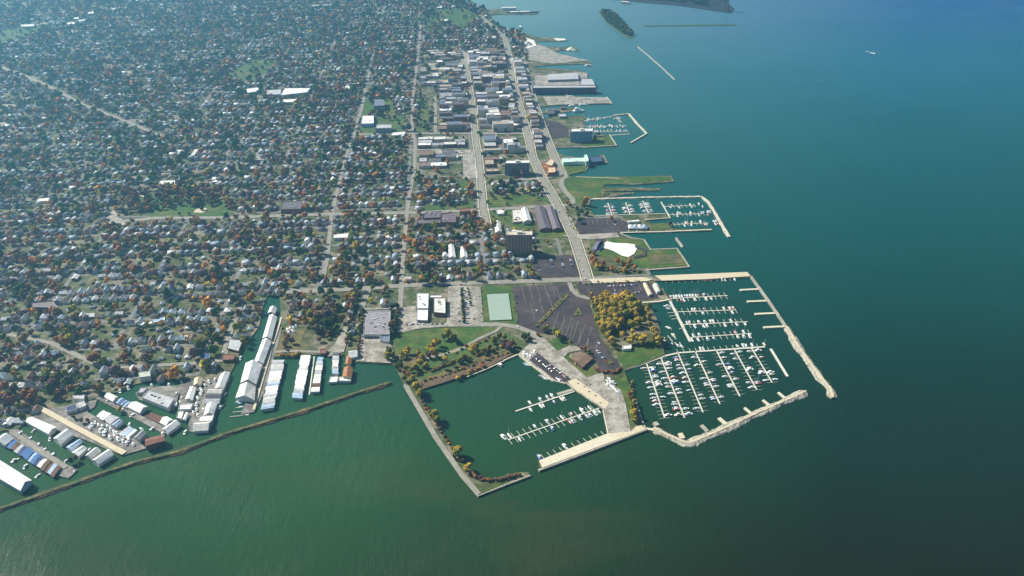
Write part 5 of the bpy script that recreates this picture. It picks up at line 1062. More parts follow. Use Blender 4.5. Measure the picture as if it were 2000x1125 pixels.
def cabin_mesh(L, B, H, y0, y1, h, taper=0.75):
    mb = MB(); b = B*0.36; z = H*1.02
    mb.add([(-b, y0, z), (b, y0, z), (b*0.8, y1, z), (-b*0.8, y1, z), (-b*taper, y0+0.1, z+h), (b*taper, y0+0.1, z+h), (b*0.62, y1-L*0.10, z+h*0.9), (-b*0.62, y1-L*0.10, z+h*0.9)],
           [(0, 1, 5, 4), (1, 2, 6, 5), (2, 3, 7, 6), (3, 0, 4, 7), (4, 5, 6, 7)]); return mb
def mesh_of(mb, name, mat): me = mb.mesh(name); me.materials.append(M[mat]); return me
BM = {}
h1 = hull_mesh(8.6, 3.0, 1.0); c1 = cabin_mesh(8.6, 3.0, 1.0, -1.6, 2.4, 1.0); w1 = MB(); w1.add([(-0.85, 1.55, 1.45), (0.85, 1.55, 1.45), (0.68, 1.15, 2.0), (-0.68, 1.15, 2.0)], [(0, 1, 2, 3)]); k1 = MB(); k1.box((0, -2.8), 2.1, 2.0, 0.9, 1.05)
BM['motorboat'] = [('hull', mesh_of(h1, 'hull', 'boat')), ('cabin', mesh_of(c1, 'cabin', 'boat')), ('windscreen', mesh_of(w1, 'windscreen', 'glass')), ('cockpit', mesh_of(k1, 'cockpit', 'paint'))]
h2 = hull_mesh(10.5, 3.5, 1.2); c2 = cabin_mesh(10.5, 3.5, 1.2, -2.8, 2.6, 1.3); f2 = MB(); f2.box((0, -0.8), 2.1, 2.8, 2.5, 3.2); w2 = MB(); w2.box((0, -0.4), 2.35, 3.6, 1.75, 2.15)
BM['cabin_cruiser'] = [('hull', mesh_of(h2, 'hull', 'boat')), ('cabin', mesh_of(c2, 'cabin', 'boat')), ('flybridge', mesh_of(f2, 'flybridge', 'boat')), ('windows', mesh_of(w2, 'windows', 'glass'))]
h3 = hull_mesh(9.2, 2.8, 0.9); c3 = cabin_mesh(9.2, 2.8, 0.9, -0.6, 2.8, 0.55, 0.8); m3 = MB(); m3.tube((0, 1.0, 0.8), (0, 1.0, 12.5), 0.11, 0.07, 6); m3.tube((-0.9, 1.0, 7.6), (0.9, 1.0, 7.6), 0.04, 0.04, 4); s3 = MB(); s3.tube((0, 0.9, 2.1), (0, -3.0, 2.2), 0.2, 0.16, 6)
BM['sailboat'] = [('hull', mesh_of(h3, 'hull', 'boat')), ('cabin', mesh_of(c3, 'cabin', 'boat')), ('mast', mesh_of(m3, 'mast', 'white')), ('sail_cover', mesh_of(s3, 'sail_cover', 'paint'))]
rb = random.Random(17); BCOL = [('white', (0.80, 0.80, 0.78))]*8+[('cream', (0.72, 0.66, 0.50)), ('blue', (0.06, 0.13, 0.36)), ('grey', (0.42, 0.44, 0.45)), ('red', (0.40, 0.06, 0.04))]
COVC = [(0.05, 0.12, 0.32), (0.62, 0.58, 0.48), (0.05, 0.22, 0.18), (0.35, 0.05, 0.04)]
def boat(p, head, typ, where, group, z=0.0, s=None, col=None):
    cn, c = col or rb.choice(BCOL); s = s or rb.uniform(0.86, 1.12)
    e = empty(typ, (p[0], p[1], z), ('%s %s %s' % (cn, typ.replace('_', ' '), where)), 'boat', group, rz=head); e.scale = (s, s, s)
    cc = rb.choice(COVC)
    for nm, me in BM[typ]:
        inst(nm, me, e, c if nm == 'hull' else (cc if nm in ('cockpit', 'sail_cover') else (0.8, 0.8, 0.77)))
    return e
def head_of(d): return math.atan2(-d.x, d.y)
def dock(A, B, wd, label, phrase, spacing=0, fl=0, occL=(), occR=(), fdir=None, phase=0.5, mat='wood', name='dock', sail=0.35, h=0.9, fw=0.55, group='boats in the right marina', half=None, lenR=None, typ=None):
    a, b = G(*A), G(*B); d = b-a; L = d.length; d.normalize(); nl = Vector((-d.y, d.x, 0))
    if fdir: f_ = (G(*fdir[1])-G(*fdir[0])).normalized(); nl = f_ if f_.dot(nl) > 0 else -f_
    root = empty(name, (a.x, a.y, 0), label, 'dock')
    mb = MB(); mb.wall([a, b], wd, h-0.35, h)
    for i in range(int(L/9)+1):
        p = a+d*min(L-0.5, 9*i+0.5); mb.tube((p.x, p.y, -1), (p.x, p.y, h-0.36), 0.2, 0.2, 5)
    mb.build('walkway', M[mat], root)
    if spacing:
        n = int(L/spacing)
        for i in range(n+1):
            for sd, on, ln in ((1, occL is not None, fl), (-1, occR is not None, lenR or fl)):
                if not on: continue
                p = a+d*(i*spacing+phase); q0 = p+nl*sd*(wd/2-0.0); q1 = p+nl*sd*(wd/2+ln)
                mb = MB(); mb.wall([q0, q1], fw, h-0.30, h-0.04); mb.build('finger', M[mat], root)
    sp = half or (spacing/2 if spacing else 4.2)
    for sd, occ, sn in ((1, occL or (), 'far' if nl.y > 0 else 'near'), (-1, occR or (), 'near' if nl.y > 0 else 'far')):
        if abs(nl.x) > abs(nl.y): sn = ('right' if nl.x*sd > 0 else 'left')
        for kk, i in enumerate(occ):
            t = typ or ('sailboat' if rb.random() < sail else 'cabin_cruiser' if rb.random() < 0.3 else 'motorboat')
            if sp < 3.6: t = 'motorboat' if t == 'cabin_cruiser' else t
            p = a+d*((i+0.5)*sp+phase)+nl*sd*(wd/2+5.4)
            hd = head_of(nl*sd*(1 if rb.random() < 0.5 else -1))+rb.uniform(-0.04, 0.04)
            boat(p, hd, t, '%s out on the %s side of %s' % (ordn(kk+1), sn, phrase), group, s=rb.uniform(0.95, 1.15))
    return root
GM_ = 'boats in the right marina'
FD = ((1308, 588), (1348, 668))
dock((1308, 588), (1348, 668), 4.2, 'broad pale pier from the harbour office with four boat rows on its right', 'the broad marina pier', 0, mat='wood')
dock((1309, 584), (1421, 578), 1.8, 'farthest of four boat rows off the broad marina pier', 'the farthest marina row', 9.2, 9.5, [0, 1, 2, 3, 4, 5, 6, 7, 8, 9, 10, 12], [3, 4, 8, 12, 14], FD)
dock((1322, 610), (1437, 606), 1.8, 'second farthest of four boat rows off the broad marina pier', 'the second marina row', 9.4, 9.5, [5, 6, 9, 16, 18, 19], [8, 18], FD)
dock((1334, 635), (1460, 629), 1.8, 'third farthest of four boat rows off the broad marina pier', 'the third marina row', 9.4, 9.5, [1, 2, 5, 7, 9, 10, 16], [3, 6, 7, 13, 17, 20], FD)
dock((1346, 660), (1468, 652), 1.8, 'nearest of four boat rows off the broad marina pier', 'the fourth marina row', 9.4, 9.5, [1, 3, 15, 18], [0, 2, 5, 7, 15, 17, 19], FD)
dock((1298, 548), (1428, 543), 1.2, 'row of finger berths under the sandy breakwater', 'the sandy breakwater berths', 11, 9, None, [17, 18, 21], FD)
dock((1222, 724), (1298, 696), 3.2, 'pale walkway along the grass towards the lower marina docks', 'the shore walkway', 0)
dock((1298, 696), (1324, 690), 3.2, 'short middle piece of the walkway to the lower docks', 'the shore walkway', 0)
dock((1324, 690), (1494, 678), 3.2, 'long walkway carrying the seven lower docks', 'the long walkway', 9.4, 8, [7, 8, 19, 21, 22, 24, 28], None, FD)
dock((1505, 682), (1538, 736), 4.0, 'bare wide dock at the end of the long walkway', 'the bare end dock', 0)
PD = ((1399, 700), (1409, 699.2)); PN = ['first', 'second', 'third', 'fourth', 'fifth', 'sixth', 'seventh']
PS = [((1263, 711), (1298, 817), [2, 11, 14, 18, 20, 22, 24], [2, 3, 4, 7, 8, 11, 12, 13, 20, 30]), ((1291, 700), (1337, 817), [3, 8, 12, 15, 17, 21, 26, 27, 29, 30, 33], [3, 4, 6, 12, 14, 15, 19, 21, 30, 33]),
 ((1324, 690), (1373, 806), [2, 3, 4, 7, 9, 12, 15, 17, 22, 32], [7, 10, 25, 27]), ((1358, 687), (1406, 790), [3, 8, 16, 19, 20, 27, 28], [6, 13, 17, 18, 21, 27]),
 ((1399, 685), (1445, 775), [8, 15, 20, 21], [1, 4, 8, 10, 11, 13, 17]), ((1434, 683), (1478, 762), [2, 5, 19, 22], [1, 11, 12, 19, 20]), ((1468, 681), (1508, 748), [1, 5, 13, 14, 18], [1, 5, 14, 15, 18])]
for i, (A, B, lo, ro) in enumerate(PS):
    L = (G(*B)-G(*A)).length; hs = L/ (({0: 32, 1: 35.5, 2: 35, 3: 31.5, 4: 27.3, 5: 24, 6: 20.3})[i])
    dock(A, B, 1.9, '%s from the left of seven lower marina docks' % PN[i], 'the %s lower dock' % PN[i], hs*2, 7.0, ro, lo, PD, sail=0.12, fw=0.35, mat='wood', half=hs, phase=0.8)
for k, (a, b) in enumerate([((1445, 568), (1481, 566)), ((1459, 590.5), (1496, 589)), ((1474, 615), (1513, 613)), ((1491, 641), (1533, 639))]):
    seawall([a, b], 4.6, 1.9, 'pale', '%s from the top of four stubby piers inside the outer wall' % PN[k], 'pier')
for k, (a, b) in enumerate([((1370, 832), (1382, 844)), ((1404, 818), (1418, 830)), ((1454, 798), (1467, 809)), ((1490, 783), (1502, 793)), ((1520, 768), (1533, 779))]):
    seawall([a, b], 4.8 if k < 2 else 3.6, 1.9, 'pale' if k else 'concrete', '%s from the left of five stubs inside the bent breakwater' % PN[k], 'pier')
seawall([(1328, 848), (1334, 858)], 6, 2.0, 'sand', 'short square landing near the bend of the breakwater', 'pier')
seawall([(1278, 828), (1284, 834)], 6, 3.2, 'concrete', 'small raised platform where the breakwater meets the quay', 'pier')
seawall([(1256, 838), (1280, 842)], 4, 2.0, 'pale', 'pale link from the quay corner to the bent breakwater', 'pier')
# left basin
gl = 'boats in the left basin'
dock((1007, 804), (1122, 765), 2.2, 'plain straight dock in the left basin with boats moored alongside', 'the plain basin dock', 0, 0, (), (), group=gl)
def at_line(A, B, ts, off, ty, phrase, side):
    a, b = G(*A), G(*B); d = (b-a).normalized(); nl = Vector((-d.y, d.x, 0))
    for k, t in enumerate(ts):
        p = a+(b-a)*t+nl*off; boat(p, head_of(nl)+rb.uniform(-.08, .08)+(PI if rb.random() < .4 else 0), ty[k % len(ty)], '%s from the left, %s side of %s' % (ordn(k+1), side, phrase), gl, s=rb.uniform(1.0, 1.2))
at_line((1007, 804), (1122, 765), [.28, .45, .57, .65], 6.8, ['motorboat', 'cabin_cruiser'], 'the plain basin dock', 'far')
at_line((1007, 804), (1122, 765), [.21, .38, .42, .60, .73, .77], -6.8, ['motorboat', 'sailboat', 'motorboat'], 'the plain basin dock', 'near')
dock((992, 860), (1170, 798), 1.7, 'long basin dock with crossing fingers on both sides', 'the fingered basin dock', 8.6, 9.5, (), (), group=gl, phase=1.0)
at_line((994, 859), (1168, 798), [-.03, .03, .31, .45, .61, .72, .84, .93], 6.6, ['cabin_cruiser', 'sailboat', 'motorboat'], 'the fingered basin dock', 'far')
at_line((994, 859), (1168, 798), [.09, .44, .64, .67, .76, .84, .87, .93, .98], -6.6, ['motorboat', 'cabin_cruiser', 'sailboat'], 'the fingered basin dock', 'near')
dock((1056, 901), (1186, 850), 0.8, 'finger berths along the pale quay', 'the pale quay', 9.0, 9.5, (), None, group=gl, phase=6)
at_line((1053, 902), (1188, 849), [0.04, .41], 7.0, ['cabin_cruiser', 'cabin_cruiser'], 'the pale quay', 'basin')
at_line((1030, 708), (1080, 745), [-.06, -.02, .52, .60, .68, .78], 7.0, ['motorboat', 'cabin_cruiser'], 'the car park quay wall', 'water') if False else None
for k, (x, y) in enumerate([(1027, 711), (1031, 714), (1058, 735), (1063, 738), (1068, 741)]):
    boat(G(x, y), head_of((G(1080, 745)-G(1030, 708)).normalized().orthogonal())+2.2, 'motorboat', '%s from the left under the car park quay wall' % ordn(k+1), gl)
seawall([(1089, 771), (1120, 762)], 5, 1.5, 'concrete', 'rough broken stub at the root of the plain basin dock', 'pier')
r_ = empty('houseboat', G(976, 714, 0), 'small houseboat moored at the end of the stone edging', 'boat'); mb = MB(); p = G(976, 714)
mb.box(p, 8, 6, -0.3, 0.8, -0.4); mb.build('pontoon', M['dirt'], r_); mb = MB(); mb.box(p, 5.5, 4, 0.79, 3.2, -0.4); mb.build('cabin', M['white'], r_)
# upper marina
gu = 'boats in the upper marina'
for k, (A, B, lo, ro) in enumerate([((1196, 422), (1187, 397), [1, 2, 4, 5, 8, 9], [2, 4, 5, 7, 9]), ((1231, 420), (1222, 396), [2, 3, 5, 6, 7], [2, 4, 5, 8, 9]), ((1267, 417), (1255, 393), [1, 2, 5, 7, 8, 9], [1, 3, 5, 6, 8, 9, 10])]):
    dock(A, B, 2.0, '%s from the left of three short docks at the upper marina' % PN[k], 'the %s upper dock' % PN[k], 8, 7, lo, ro, ((1190, 400), (1200, 399.6)), mat='wood', group=gu, half=4.6)
dock((1309, 427), (1291, 395), 2.6, 'slanting main dock of the upper marina', 'the slanting upper dock', 0)
for k, (A, B, lo, ro) in enumerate([((1298, 404), (1358, 402), [3, 12, 16], [2, 6, 12, 17]), ((1306, 420), (1374, 418), [4, 5, 10, 15, 16, 18, 19], [3, 9, 13, 17]), ((1316, 439), (1384, 436), [5, 6, 8, 12, 18, 19], [4, 7, 13, 14, 18, 19, 20])]):
    dock(A, B, 1.8, '%s from the top of three finger rows at the upper marina' % PN[k], 'the %s upper row' % PN[k], 8.6, 8, lo, ro, ((1291, 395), (1309, 427)), group=gu)
gh = 'boats in the hotel harbour'
for k, (A, B, lo, ro) in enumerate([((1145, 248), (1224, 246), [2, 4, 5, 6, 8, 9, 13, 14, 19], [1, 3, 4, 7, 9, 10, 14, 17, 20]), ((1158, 258), (1227, 256.5), [1, 2, 4, 6, 8, 10, 13, 15, 18], []), ((1140, 236), (1196, 228), [2, 3, 6, 9], [1, 2, 5, 8, 9, 13])]):
    dock(A, B, 2.0, '%s listed of three docks in the hotel harbour' % PN[k] if False else ['middle', 'nearest', 'farthest'][k]+' dock of the small hotel harbour', 'the %s hotel dock' % ['middle', 'nearest', 'farthest'][k], 9.5, 7, lo, ro, ((1145, 240), (1150, 252)), group=gh, half=4.4)
dock((1190, 265), (1230, 262), 2.6, 'thin dock at the tip of the hotel lawn', 'the lawn dock', 0)
dock((1204, 229), (1213, 240), 1.8, 'small slanting dock by the hooked wall', 'the small slanting dock', 7, 6, [1, 3], [2, 3], group=gh)
# grove inlet
gi = 'boats moored beside the golden grove'
for k, (A, B) in enumerate([((1300, 602), (1313, 600)), ((1304, 612), (1320, 610.5)), ((1307, 618), (1322, 617)), ((1312, 624), (1324, 623)), ((1326, 643), (1338, 641)), ((1304, 656), (1314, 668)), ((1311, 653), (1321, 663)), ((1318, 669), (1325, 678)), ((1327, 669), (1333, 680))]):
    seawall([A, B], 1.3, 0.9, 'greywood', '%s from the far end of the small jetties beside the grove' % ordn(k+1), 'jetty')
for k, (x, y, a) in enumerate([(1302, 599, 1.5), (1306, 604, 1.5), (1275, 616, 0.4), (1276, 617, 2.0), (1304, 640, 1.2), (1307, 642, 1.0), (1315, 655, 0.5), (1313, 672, 0.4), (1324, 675, 0.5), (1331, 677, 0.5), (1296, 663, 0.3)]):
    boat(G(x, y), a, rb.choice(['motorboat', 'cabin_cruiser']), '%s from the far end of the inlet beside the grove' % ordn(k+1), gi)
# finger docks below the walkway boathouses
dock((497, 786), (480, 812), 7, 'brown plank landing beside the end of the footbridge', 'the plank landing', 9.5, 17, None, (), ((480, 800), (460, 801.5)), mat='greywood', fw=1.2)
for k, (x, y) in enumerate([(468, 789), (472, 796), (466, 786)]): boat(G(x, y), 1.55, 'motorboat', '%s of three between the plank landing fingers' % ordn(k+1), 'boats at the plank landing')
dock((614, 697), (604, 772), 1.8, 'narrow tan jetty left of the third boathouse row', 'the narrow jetty', 0)
# craft in the left yards: on the water beside the boathouses
rl = [(362, 845), (98, 858), (66, 842), (120, 920), (145, 922), (470, 700), (372, 757), (355, 748), (296, 752), (286, 811), (253, 830), (214, 835), (246, 850), (174, 880), (276, 838), (440, 665), (436, 690), (428, 700), (60, 858), (76, 870), (88, 880), (104, 890), (128, 902), (40, 848), (212, 784), (224, 790), (240, 800), (262, 812), (300, 838), (318, 848), (345, 770), (356, 778), (352, 786), (236, 764), (250, 758), (330, 752), (446, 742), (440, 770), (432, 796), (30, 900), (50, 912), (74, 930)]
for k, (x, y) in enumerate(rl): boat(G(x, y), rb.uniform(-1, 1), rb.choice(['motorboat', 'cabin_cruiser']), '%s listed down the left yards canals' % ordn(k+1) if False else 'moored by the left yards, %s from the left' % ordn(1+sorted(rl).index((x, y))), 'boats among the left yards', col=('white', (0.8, 0.8, 0.78)))
# laid-up boats on land
for grp, wh, pts in (('boats on trailers at the concrete yard', 'on the concrete yard edge', [(1186, 745), (1190, 751), (1194, 755), (1198, 758), (1202, 762), (1190, 742), (1186, 752), (1206, 766), (1196, 748)]),
                     ('boats laid up by the footbridge', 'laid up on the ground right of the footbridge', [(562, 645), (567, 642), (573, 640), (578, 637), (564, 650), (572, 647)]),
                     ('boats stored on the gravel pier', 'stored on the gravel pier', [(216, 838), (222, 843), (228, 846), (236, 850), (242, 853), (200, 834), (186, 826), (240, 862), (206, 842), (231, 858), (192, 830), (180, 830), (210, 832), (224, 851), (247, 866), (196, 842), (260, 868), (252, 860), (176, 836), (203, 848), (215, 855)]),
                     ('boats stored on the gravel yard', 'stored on the gravel yard', [(392, 770), (386, 778), (398, 800), (384, 800), (370, 800), (378, 806), (392, 760), (400, 752), (408, 746), (420, 742), (386, 812), (394, 764), (384, 790), (366, 812), (404, 784)]),
                     ('boats hauled out by the left basin', 'hauled out at the top of the left basin', [(1024, 689), (1030, 693), (1036, 696), (1042, 691), (1044, 687), (1022, 694)])):
    srt = sorted(pts)
    for x, y in pts:
        boat(G(x, y, LAND+0.6), rb.uniform(0.3, 0.9), rb.choice(['motorboat', 'motorboat', 'cabin_cruiser']), '%s, %s from the left' % (wh, ordn(srt.index((x, y))+1)), grp, z=LAND+0.9, col=('white', (0.8, 0.8, 0.78)))
# wharf vessels
def vessel(px, L, B, head, name, label, hull, top, decks=2):
    p = G(px[0], px[1]); e = empty(name, (p.x, p.y, 0), label, 'ship', rz=head); s = B*0.28
    e_ = hull_mesh(L, B, s); me = e_.mesh('hull'); me.materials.append(M['paint']); inst('hull', me, e, hull)
    for k in range(decks):
        mb = MB(); f = 0.72-0.16*k; mb.box((0, -L*0.06*(k+1)), B*(0.78-0.12*k), L*f*0.8, s+2.4*k, s+2.4*(k+1)-0.02*k); me = mb.mesh('deckhouse'); me.materials.append(M['paint']); inst('deckhouse', me, e, top)
    mb = MB(); mb.tube((0, -L*0.1, s+2.4*decks), (0, -L*0.1, s+2.4*decks+3), B*0.1, B*0.09, 8); me = mb.mesh('funnel'); me.materials.append(M['paint']); inst('funnel', me, e, DGREY)
vessel((1130, 218), 30, 12, -1.5, 'ferry', 'white ferry at the end of the small wharf above the hotel', WHITE, WHITE, 3)
vessel((1088, 217), 16, 6, -1.5, 'tour_boat', 'small white tour boat inland of the ferry', WHITE, WHITE, 1)
vessel((1139, 206), 26, 6, -1.55, 'tour_boat', 'long white tour boat on the near side of the flat parking pier', WHITE, WHITE, 1)
vessel((1118, 207.5), 20, 6, -1.55, 'tour_boat', 'second white tour boat beside the flat parking pier', WHITE, WHITE, 1)
vessel((1114, 190), 24, 6, -1.5, 'tour_boat', 'white tour boat on the far side of the flat parking pier', WHITE, WHITE, 1)
vessel((1150, 128.5), 26, 7, -1.5, 'tour_boat', 'white boat on the near side of the far wharf', WHITE, WHITE, 1)
vessel((1020, 26), 130, 17, -1.5, 'cargo_ship', 'long dark cargo ship at the far ore dock', (0.04, 0.05, 0.10), WHITE, 1)
e = empty('transfer_shed', G(996, 19, LAND), 'white roofed shed along the far ore dock', 'building'); mb = MB(); mb.box(G(994, 20), 55, 14, LAND, 11, 0.05); mb.build('wall', M['white'], e)
e = empty('loading_tower', G(1418, 20, LAND), 'dark coal loader with tall arm at the far peninsula tip', 'loader'); p = G(1418, 22)
mb = MB()
for dx, dy in ((-9, -4), (9, -4), (-9, 4), (9, 4)): mb.tube((p.x+dx, p.y+dy, 0), (p.x+dx*0.3, p.y+dy*0.3, 48), 1.6, 1.1, 5)
mb.build('frame', M['asphalt'], e); mb = MB(); mb.tube((p.x, p.y, 46), (p.x-70, p.y, 16), 2.2, 1.5, 6); mb.build('conveyor', M['asphalt'], e); mb = MB(); mb.box(p, 12, 9, 40, 54); mb.build('cab', M['asphalt'], e)
# the lone motorboat and its wake
b = boat(G(1694, 102), PI/2-0.15, 'cabin_cruiser', 'speeding alone on the open bay, trailing white wake', None, s=1.3, col=('white', (0.8, 0.8, 0.78)))
b.pop('group', None) if 'group' in b else None
mb = MB(); mb.strip([G(1696, 102.2), G(1702, 103.2), G(1709, 104.4)], 5, 0.03, 11); tag(mb.build('wake', M['white']), 'white foam trail behind the lone boat', 'wake', kind='stuff')
# ================================================================== CARS
def car_mesh():
    b_ = MB(); w_ = MB(); L, B = 4.7, 1.85
    prof = [(-L/2, 0.35), (-L/2, 0.95), (-L*0.42, 1.02), (-L*0.30, 1.42), (L*0.08, 1.45), (L*0.24, 1.0), (L*0.47, 0.85), (L/2, 0.35)]
    v = [(sx*B/2*(0.86 if z > 1.2 else 1), y, z) for sx in (-1, 1) for y, z in prof]; n = len(prof)
    b_.add(v, [(i, i+1, n+i+1, n+i) for i in range(n-1)]+[tuple(range(n))[::-1], tuple(range(n, 2*n)), (0, n, 2*n-1, n-1)])
    w_.add([(-0.76, -1.98, 1.06), (0.76, -1.98, 1.06), (0.7, -1.45, 1.41), (-0.7, -1.45, 1.41)], [(0, 1, 2, 3)]); w_.add([(0.76, 1.12, 1.05), (-0.76, 1.12, 1.05), (-0.7, 0.44, 1.45), (0.7, 0.44, 1.45)], [(0, 1, 2, 3)])
    for sx in (-1, 1): w_.add([(sx*0.945, -1.5, 1.0), (sx*0.945, 0.8, 1.0), (sx*0.84, 0.3, 1.38), (sx*0.84, -1.3, 1.38)], [(0, 1, 2, 3)])
    t = []
    for sx in (-1, 1):
        for yy in (-1.45, 1.45):
            q = MB(); q.tube((sx*0.72, yy, 0.33), (sx*0.95, yy, 0.33), 0.33, 0.33, 10); t.append(q)
    return b_, w_, t
cb, cw_, ct = car_mesh(); CBM = mesh_of(cb, 'body', 'boat'); CWM = mesh_of(cw_, 'car_glass', 'glass'); CTM = [mesh_of(q, 'wheel', 'asphalt') for q in ct]
rc_ = random.Random(9); CC = [('white', (0.75, 0.75, 0.74))]*4+[('silver', (0.45, 0.46, 0.48))]*3+[('blue', (0.05, 0.10, 0.28))]*2+[('red', (0.30, 0.03, 0.03))]*2+[('dark grey', (0.05, 0.05, 0.06))]*3+[('tan', (0.38, 0.30, 0.20)), ('green', (0.03, 0.10, 0.06)), ('brown', (0.13, 0.06, 0.04))]
def car(p, head, where, group, col=None, wheels=True):
    cn, c = col or rc_.choice(CC)
    e = empty('parked_car', p, '%s car %s' % (cn, where), 'car', group, rz=head); inst('body', CBM, e, c); inst('window', CWM, e)
    if wheels:
        for t in CTM: inst('wheel', t, e)
def car_row(A, B, n, lot, dens=0.8, ang=None, rows='row'):
    a, b = G(A[0], A[1], LAND+1.12), G(B[0], B[1], LAND+1.12); d = (b-a).normalized(); hd = head_of(Vector((-d.y, d.x, 0))) if ang is None else ang
    pos = [i for i in range(n) if rc_.random() < dens]; lr = b.x >= a.x
    for k, i in enumerate(pos):
        p = a+(b-a)*((i+0.5)/n); vert = abs(d.y) > abs(d.x)*2
        where = '%s %s in %s' % (ordn(k+1), 'from the far end' if vert else 'from the left', lot)
        car((p.x, p.y, LAND+ (0.75 if 'quay' in lot else 0.62)), hd+rc_.uniform(-0.03, 0.03), where, 'cars in the parking lots')
Wv = head_of(W); Uv = 0.08
car_row((1076, 506), (1080, 523), 8, 'the left column by the tower', 0.8, Wv); car_row((1096, 505), (1101, 522), 8, 'the middle column by the tower', 0.8, Wv); car_row((1113, 504), (1119, 520), 8, 'the right column by the tower', 0.8, Wv)
car_row((1050, 520), (1056, 536), 6, 'the column nearest the tower', 0.5, Wv)
car_row((1186, 559), (1246, 556), 17, 'the farther row of the harbour lot', 0.8, Uv); car_row((1198, 574), (1250, 571), 15, 'the nearer row of the harbour lot', 0.8, Uv); car_row((1196, 568), (1240, 566), 12, 'the middle row of the harbour lot', 0.4, Uv)
car_row((1048, 700), (1080, 726), 12, 'the outer row on the quay lot', 0.6); car_row((1074, 712), (1108, 738), 12, 'the inner row on the quay lot', 0.65); car_row((1082, 733), (1098, 746), 6, 'the last row on the quay lot', 0.6)
car_row((1166, 684), (1184, 706), 10, 'the line leading to the traffic circle', 0.8)
car_row((900, 566), (904, 632), 18, 'the column left of the trees', 0.6, Wv); car_row((912, 566), (916, 632), 18, 'the column right of the trees', 0.7, Wv); car_row((896, 600), (898, 630), 8, 'the column nearest the office wings', 0.6, Wv)
car_row((790, 634), (870, 632), 24, 'the row in front of the office wings', 0.7, Uv); car_row((782, 606), (784, 622), 5, 'the short column left of the wings', 0.7, Wv)
car_row((862, 299), (922, 300), 22, 'the near row of the downtown lot', 0.7, Uv); car_row((862, 295), (922, 296), 22, 'the far row of the downtown lot', 0.6, Uv)
car_row((900, 424), (924, 424), 9, 'the far row by the turning circle', 0.7, Uv); car_row((900, 430), (926, 430), 9, 'the near row by the turning circle', 0.7, Uv)
car_row((1062, 243), (1082, 246), 8, 'the row by the hotel drive', 0.6, Uv); car_row((1115, 194), (1170, 195), 18, 'the far row on the flat parking pier', 0.5, Uv); car_row((1130, 200), (1180, 200), 18, 'the near row on the flat parking pier', 0.5, Uv)
car_row((1150, 439), (1212, 439), 14, 'the row on the upper marina lot', 0.25, Uv); car_row((1222, 451), (1262, 451), 10, 'the row in front of the clubhouse', 0.6, Uv); car_row((696, 618), (698, 632), 4, 'the short line beside the dirt path', 0.8, Wv)
for (x, y, lab, c) in [(1048, 607, 'alone in the middle of the big striped lot', CC[0]), (1010, 629, 'alone beside the tennis courts', CC[7]), (1011, 638, 'standing just below the lone blue car', CC[0]), (1170, 671, 'near the right edge of the striped lot', CC[0]), (926, 624, 'alone on the concrete lane beside the courts', CC[11]), (710, 704, 'left at the water end of the warehouse yard', CC[0])]:
    car(G(x, y, LAND+0.62), 0.5, lab, 'cars in the parking lots', c)
# traffic on the broad roads
for k, (x, y, c) in enumerate([(1138, 528, 0), (1130, 508, 4), (1112, 440, 0), (1092, 414, 7), (1080, 392, 0), (1066, 368, 12), (1048, 330, 0), (1142, 545, 0), (940, 424, 0), (938, 380, 9), (1030, 262, 0), (1010, 190, 4), (786, 540, 0), (790, 470, 4), (700, 560, 0), (900, 556, 9), (1040, 552, 4)]):
    car(G(x, y, LAND+1.2), 0.25 if y < 545 and x > 900 else 0.1, 'driving on a town road, %s nearest of those under way' % ordn(1+sorted([q[1] for q in [(1138, 528), (1130, 508), (1112, 440), (1092, 414), (1080, 392), (1066, 368), (1048, 330), (1142, 545), (940, 424), (938, 380), (1030, 262), (1010, 190), (786, 540), (790, 470), (700, 560), (900, 556), (1040, 552)]], reverse=True).index(y)), 'cars on the roads', CC[c])
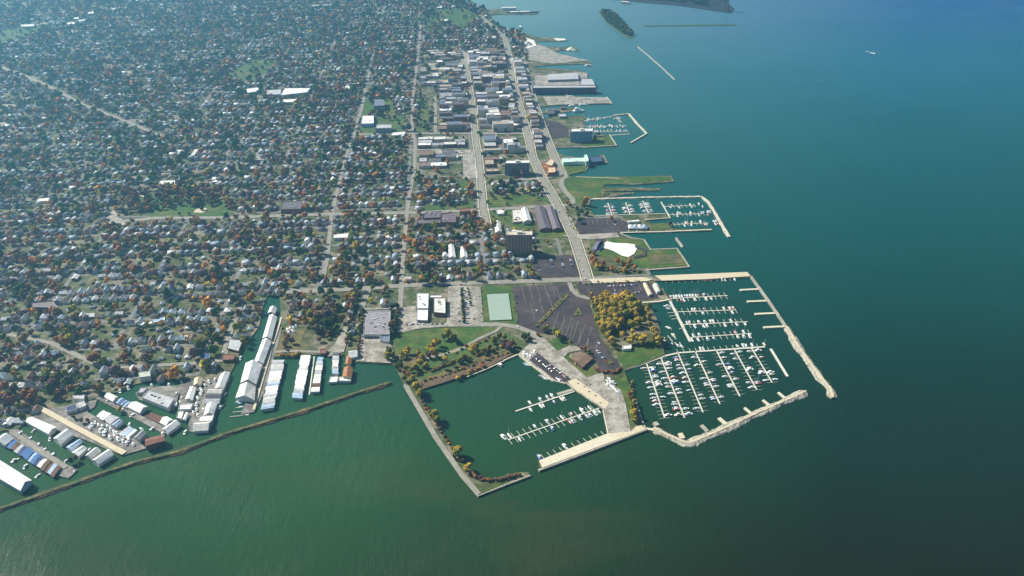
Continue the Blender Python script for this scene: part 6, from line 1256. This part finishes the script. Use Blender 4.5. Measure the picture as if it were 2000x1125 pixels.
# trucks at the warehouse
for k in range(5):
    p = G(714+6*k, 657, LAND+0.62); e = empty('lorry', p, '%s from the left of the lorries docked at the grey warehouse' % ordn(k+1), 'lorry', 'lorries at the warehouse', rz=0.08)
    mb = MB(); mb.box((0, 0), 2.5, 7.5, 1.0, 3.6); me = mesh_of(mb, 'cargo_box', 'paint'); inst('cargo_box', me, e, (0.10, 0.12, 0.2) if k != 1 else WHITE); mb = MB(); mb.box((0, -5), 2.3, 2.2, 0.6, 2.7); inst('cab', mesh_of(mb, 'cab', 'paint'), e, DGREY)
    for sx in (-1, 1):
        for yy in (-4.9, 2.2): q = MB(); q.tube((sx*1.0, yy, 0.5), (sx*1.3, yy, 0.5), 0.5, 0.5, 8); inst('wheel', mesh_of(q, 'wheel', 'asphalt'), e)
# heaps of rubble on the unfinished sandy quay
for k, (x, y, r_) in enumerate([(1128, 750, 3.2), (1141, 757, 2.4), (1150, 766, 3.0), (1163, 774, 2.2), (1172, 788, 2.8), (1152, 752, 2.6)]):
    cone('rubble_heap', (x, y), r_, 1.8, M['dirt'] if k % 2 else M['rock'], '%s from the left of six small heaps on the sandy quay' % PN[k], 'heap', 9, 0.35).location.z = 0.65
# harbour office
e = empty('harbour_office', G(1270, 572, LAND), 'long cream harbour office between the car park and the berths', 'building')
for k, (q, c, hh) in enumerate([([(1256, 553), (1262, 552), (1274, 574), (1267, 576)], CREAM, 4), ([(1275, 555), (1283, 553), (1290, 568), (1283, 570)], OFFW, 5)]):
    P4 = pw(q, LAND+hh); walls(shrink(P4, .4), LAND, LAND+hh, 1.0).build('wall', M['paint'], e, OFFW); gable(P4, LAND+hh, 1.1+0.1*k, 0.3).build('roof', M['roof'], e, c)
# ================================================================== AIR
HZ = 0.00014
m = MB(); m.box((1000, 7500), 30000, 18000, -3.5, 760); hz = m.build('haze', None) if False else None
me = m.mesh('haze'); hm = bpy.data.materials.new('haze'); hm.use_nodes = True; n_ = hm.node_tree.nodes; n_.remove(n_['Principled BSDF'])
pv = n_.new('ShaderNodeVolumePrincipled'); pv.inputs['Color'].default_value = (0.24, 0.65, 1.0, 1); pv.inputs['Density'].default_value = HZ; pv.inputs['Anisotropy'].default_value = 0.55
hm.node_tree.links.new(pv.outputs[0], n_['Material Output'].inputs['Volume']); me.materials.append(hm)
o_ = bpy.data.objects.new('haze', me); COL.objects.link(o_); tag(o_, 'thin bluish haze over the whole bay and town', 'haze', kind='stuff')
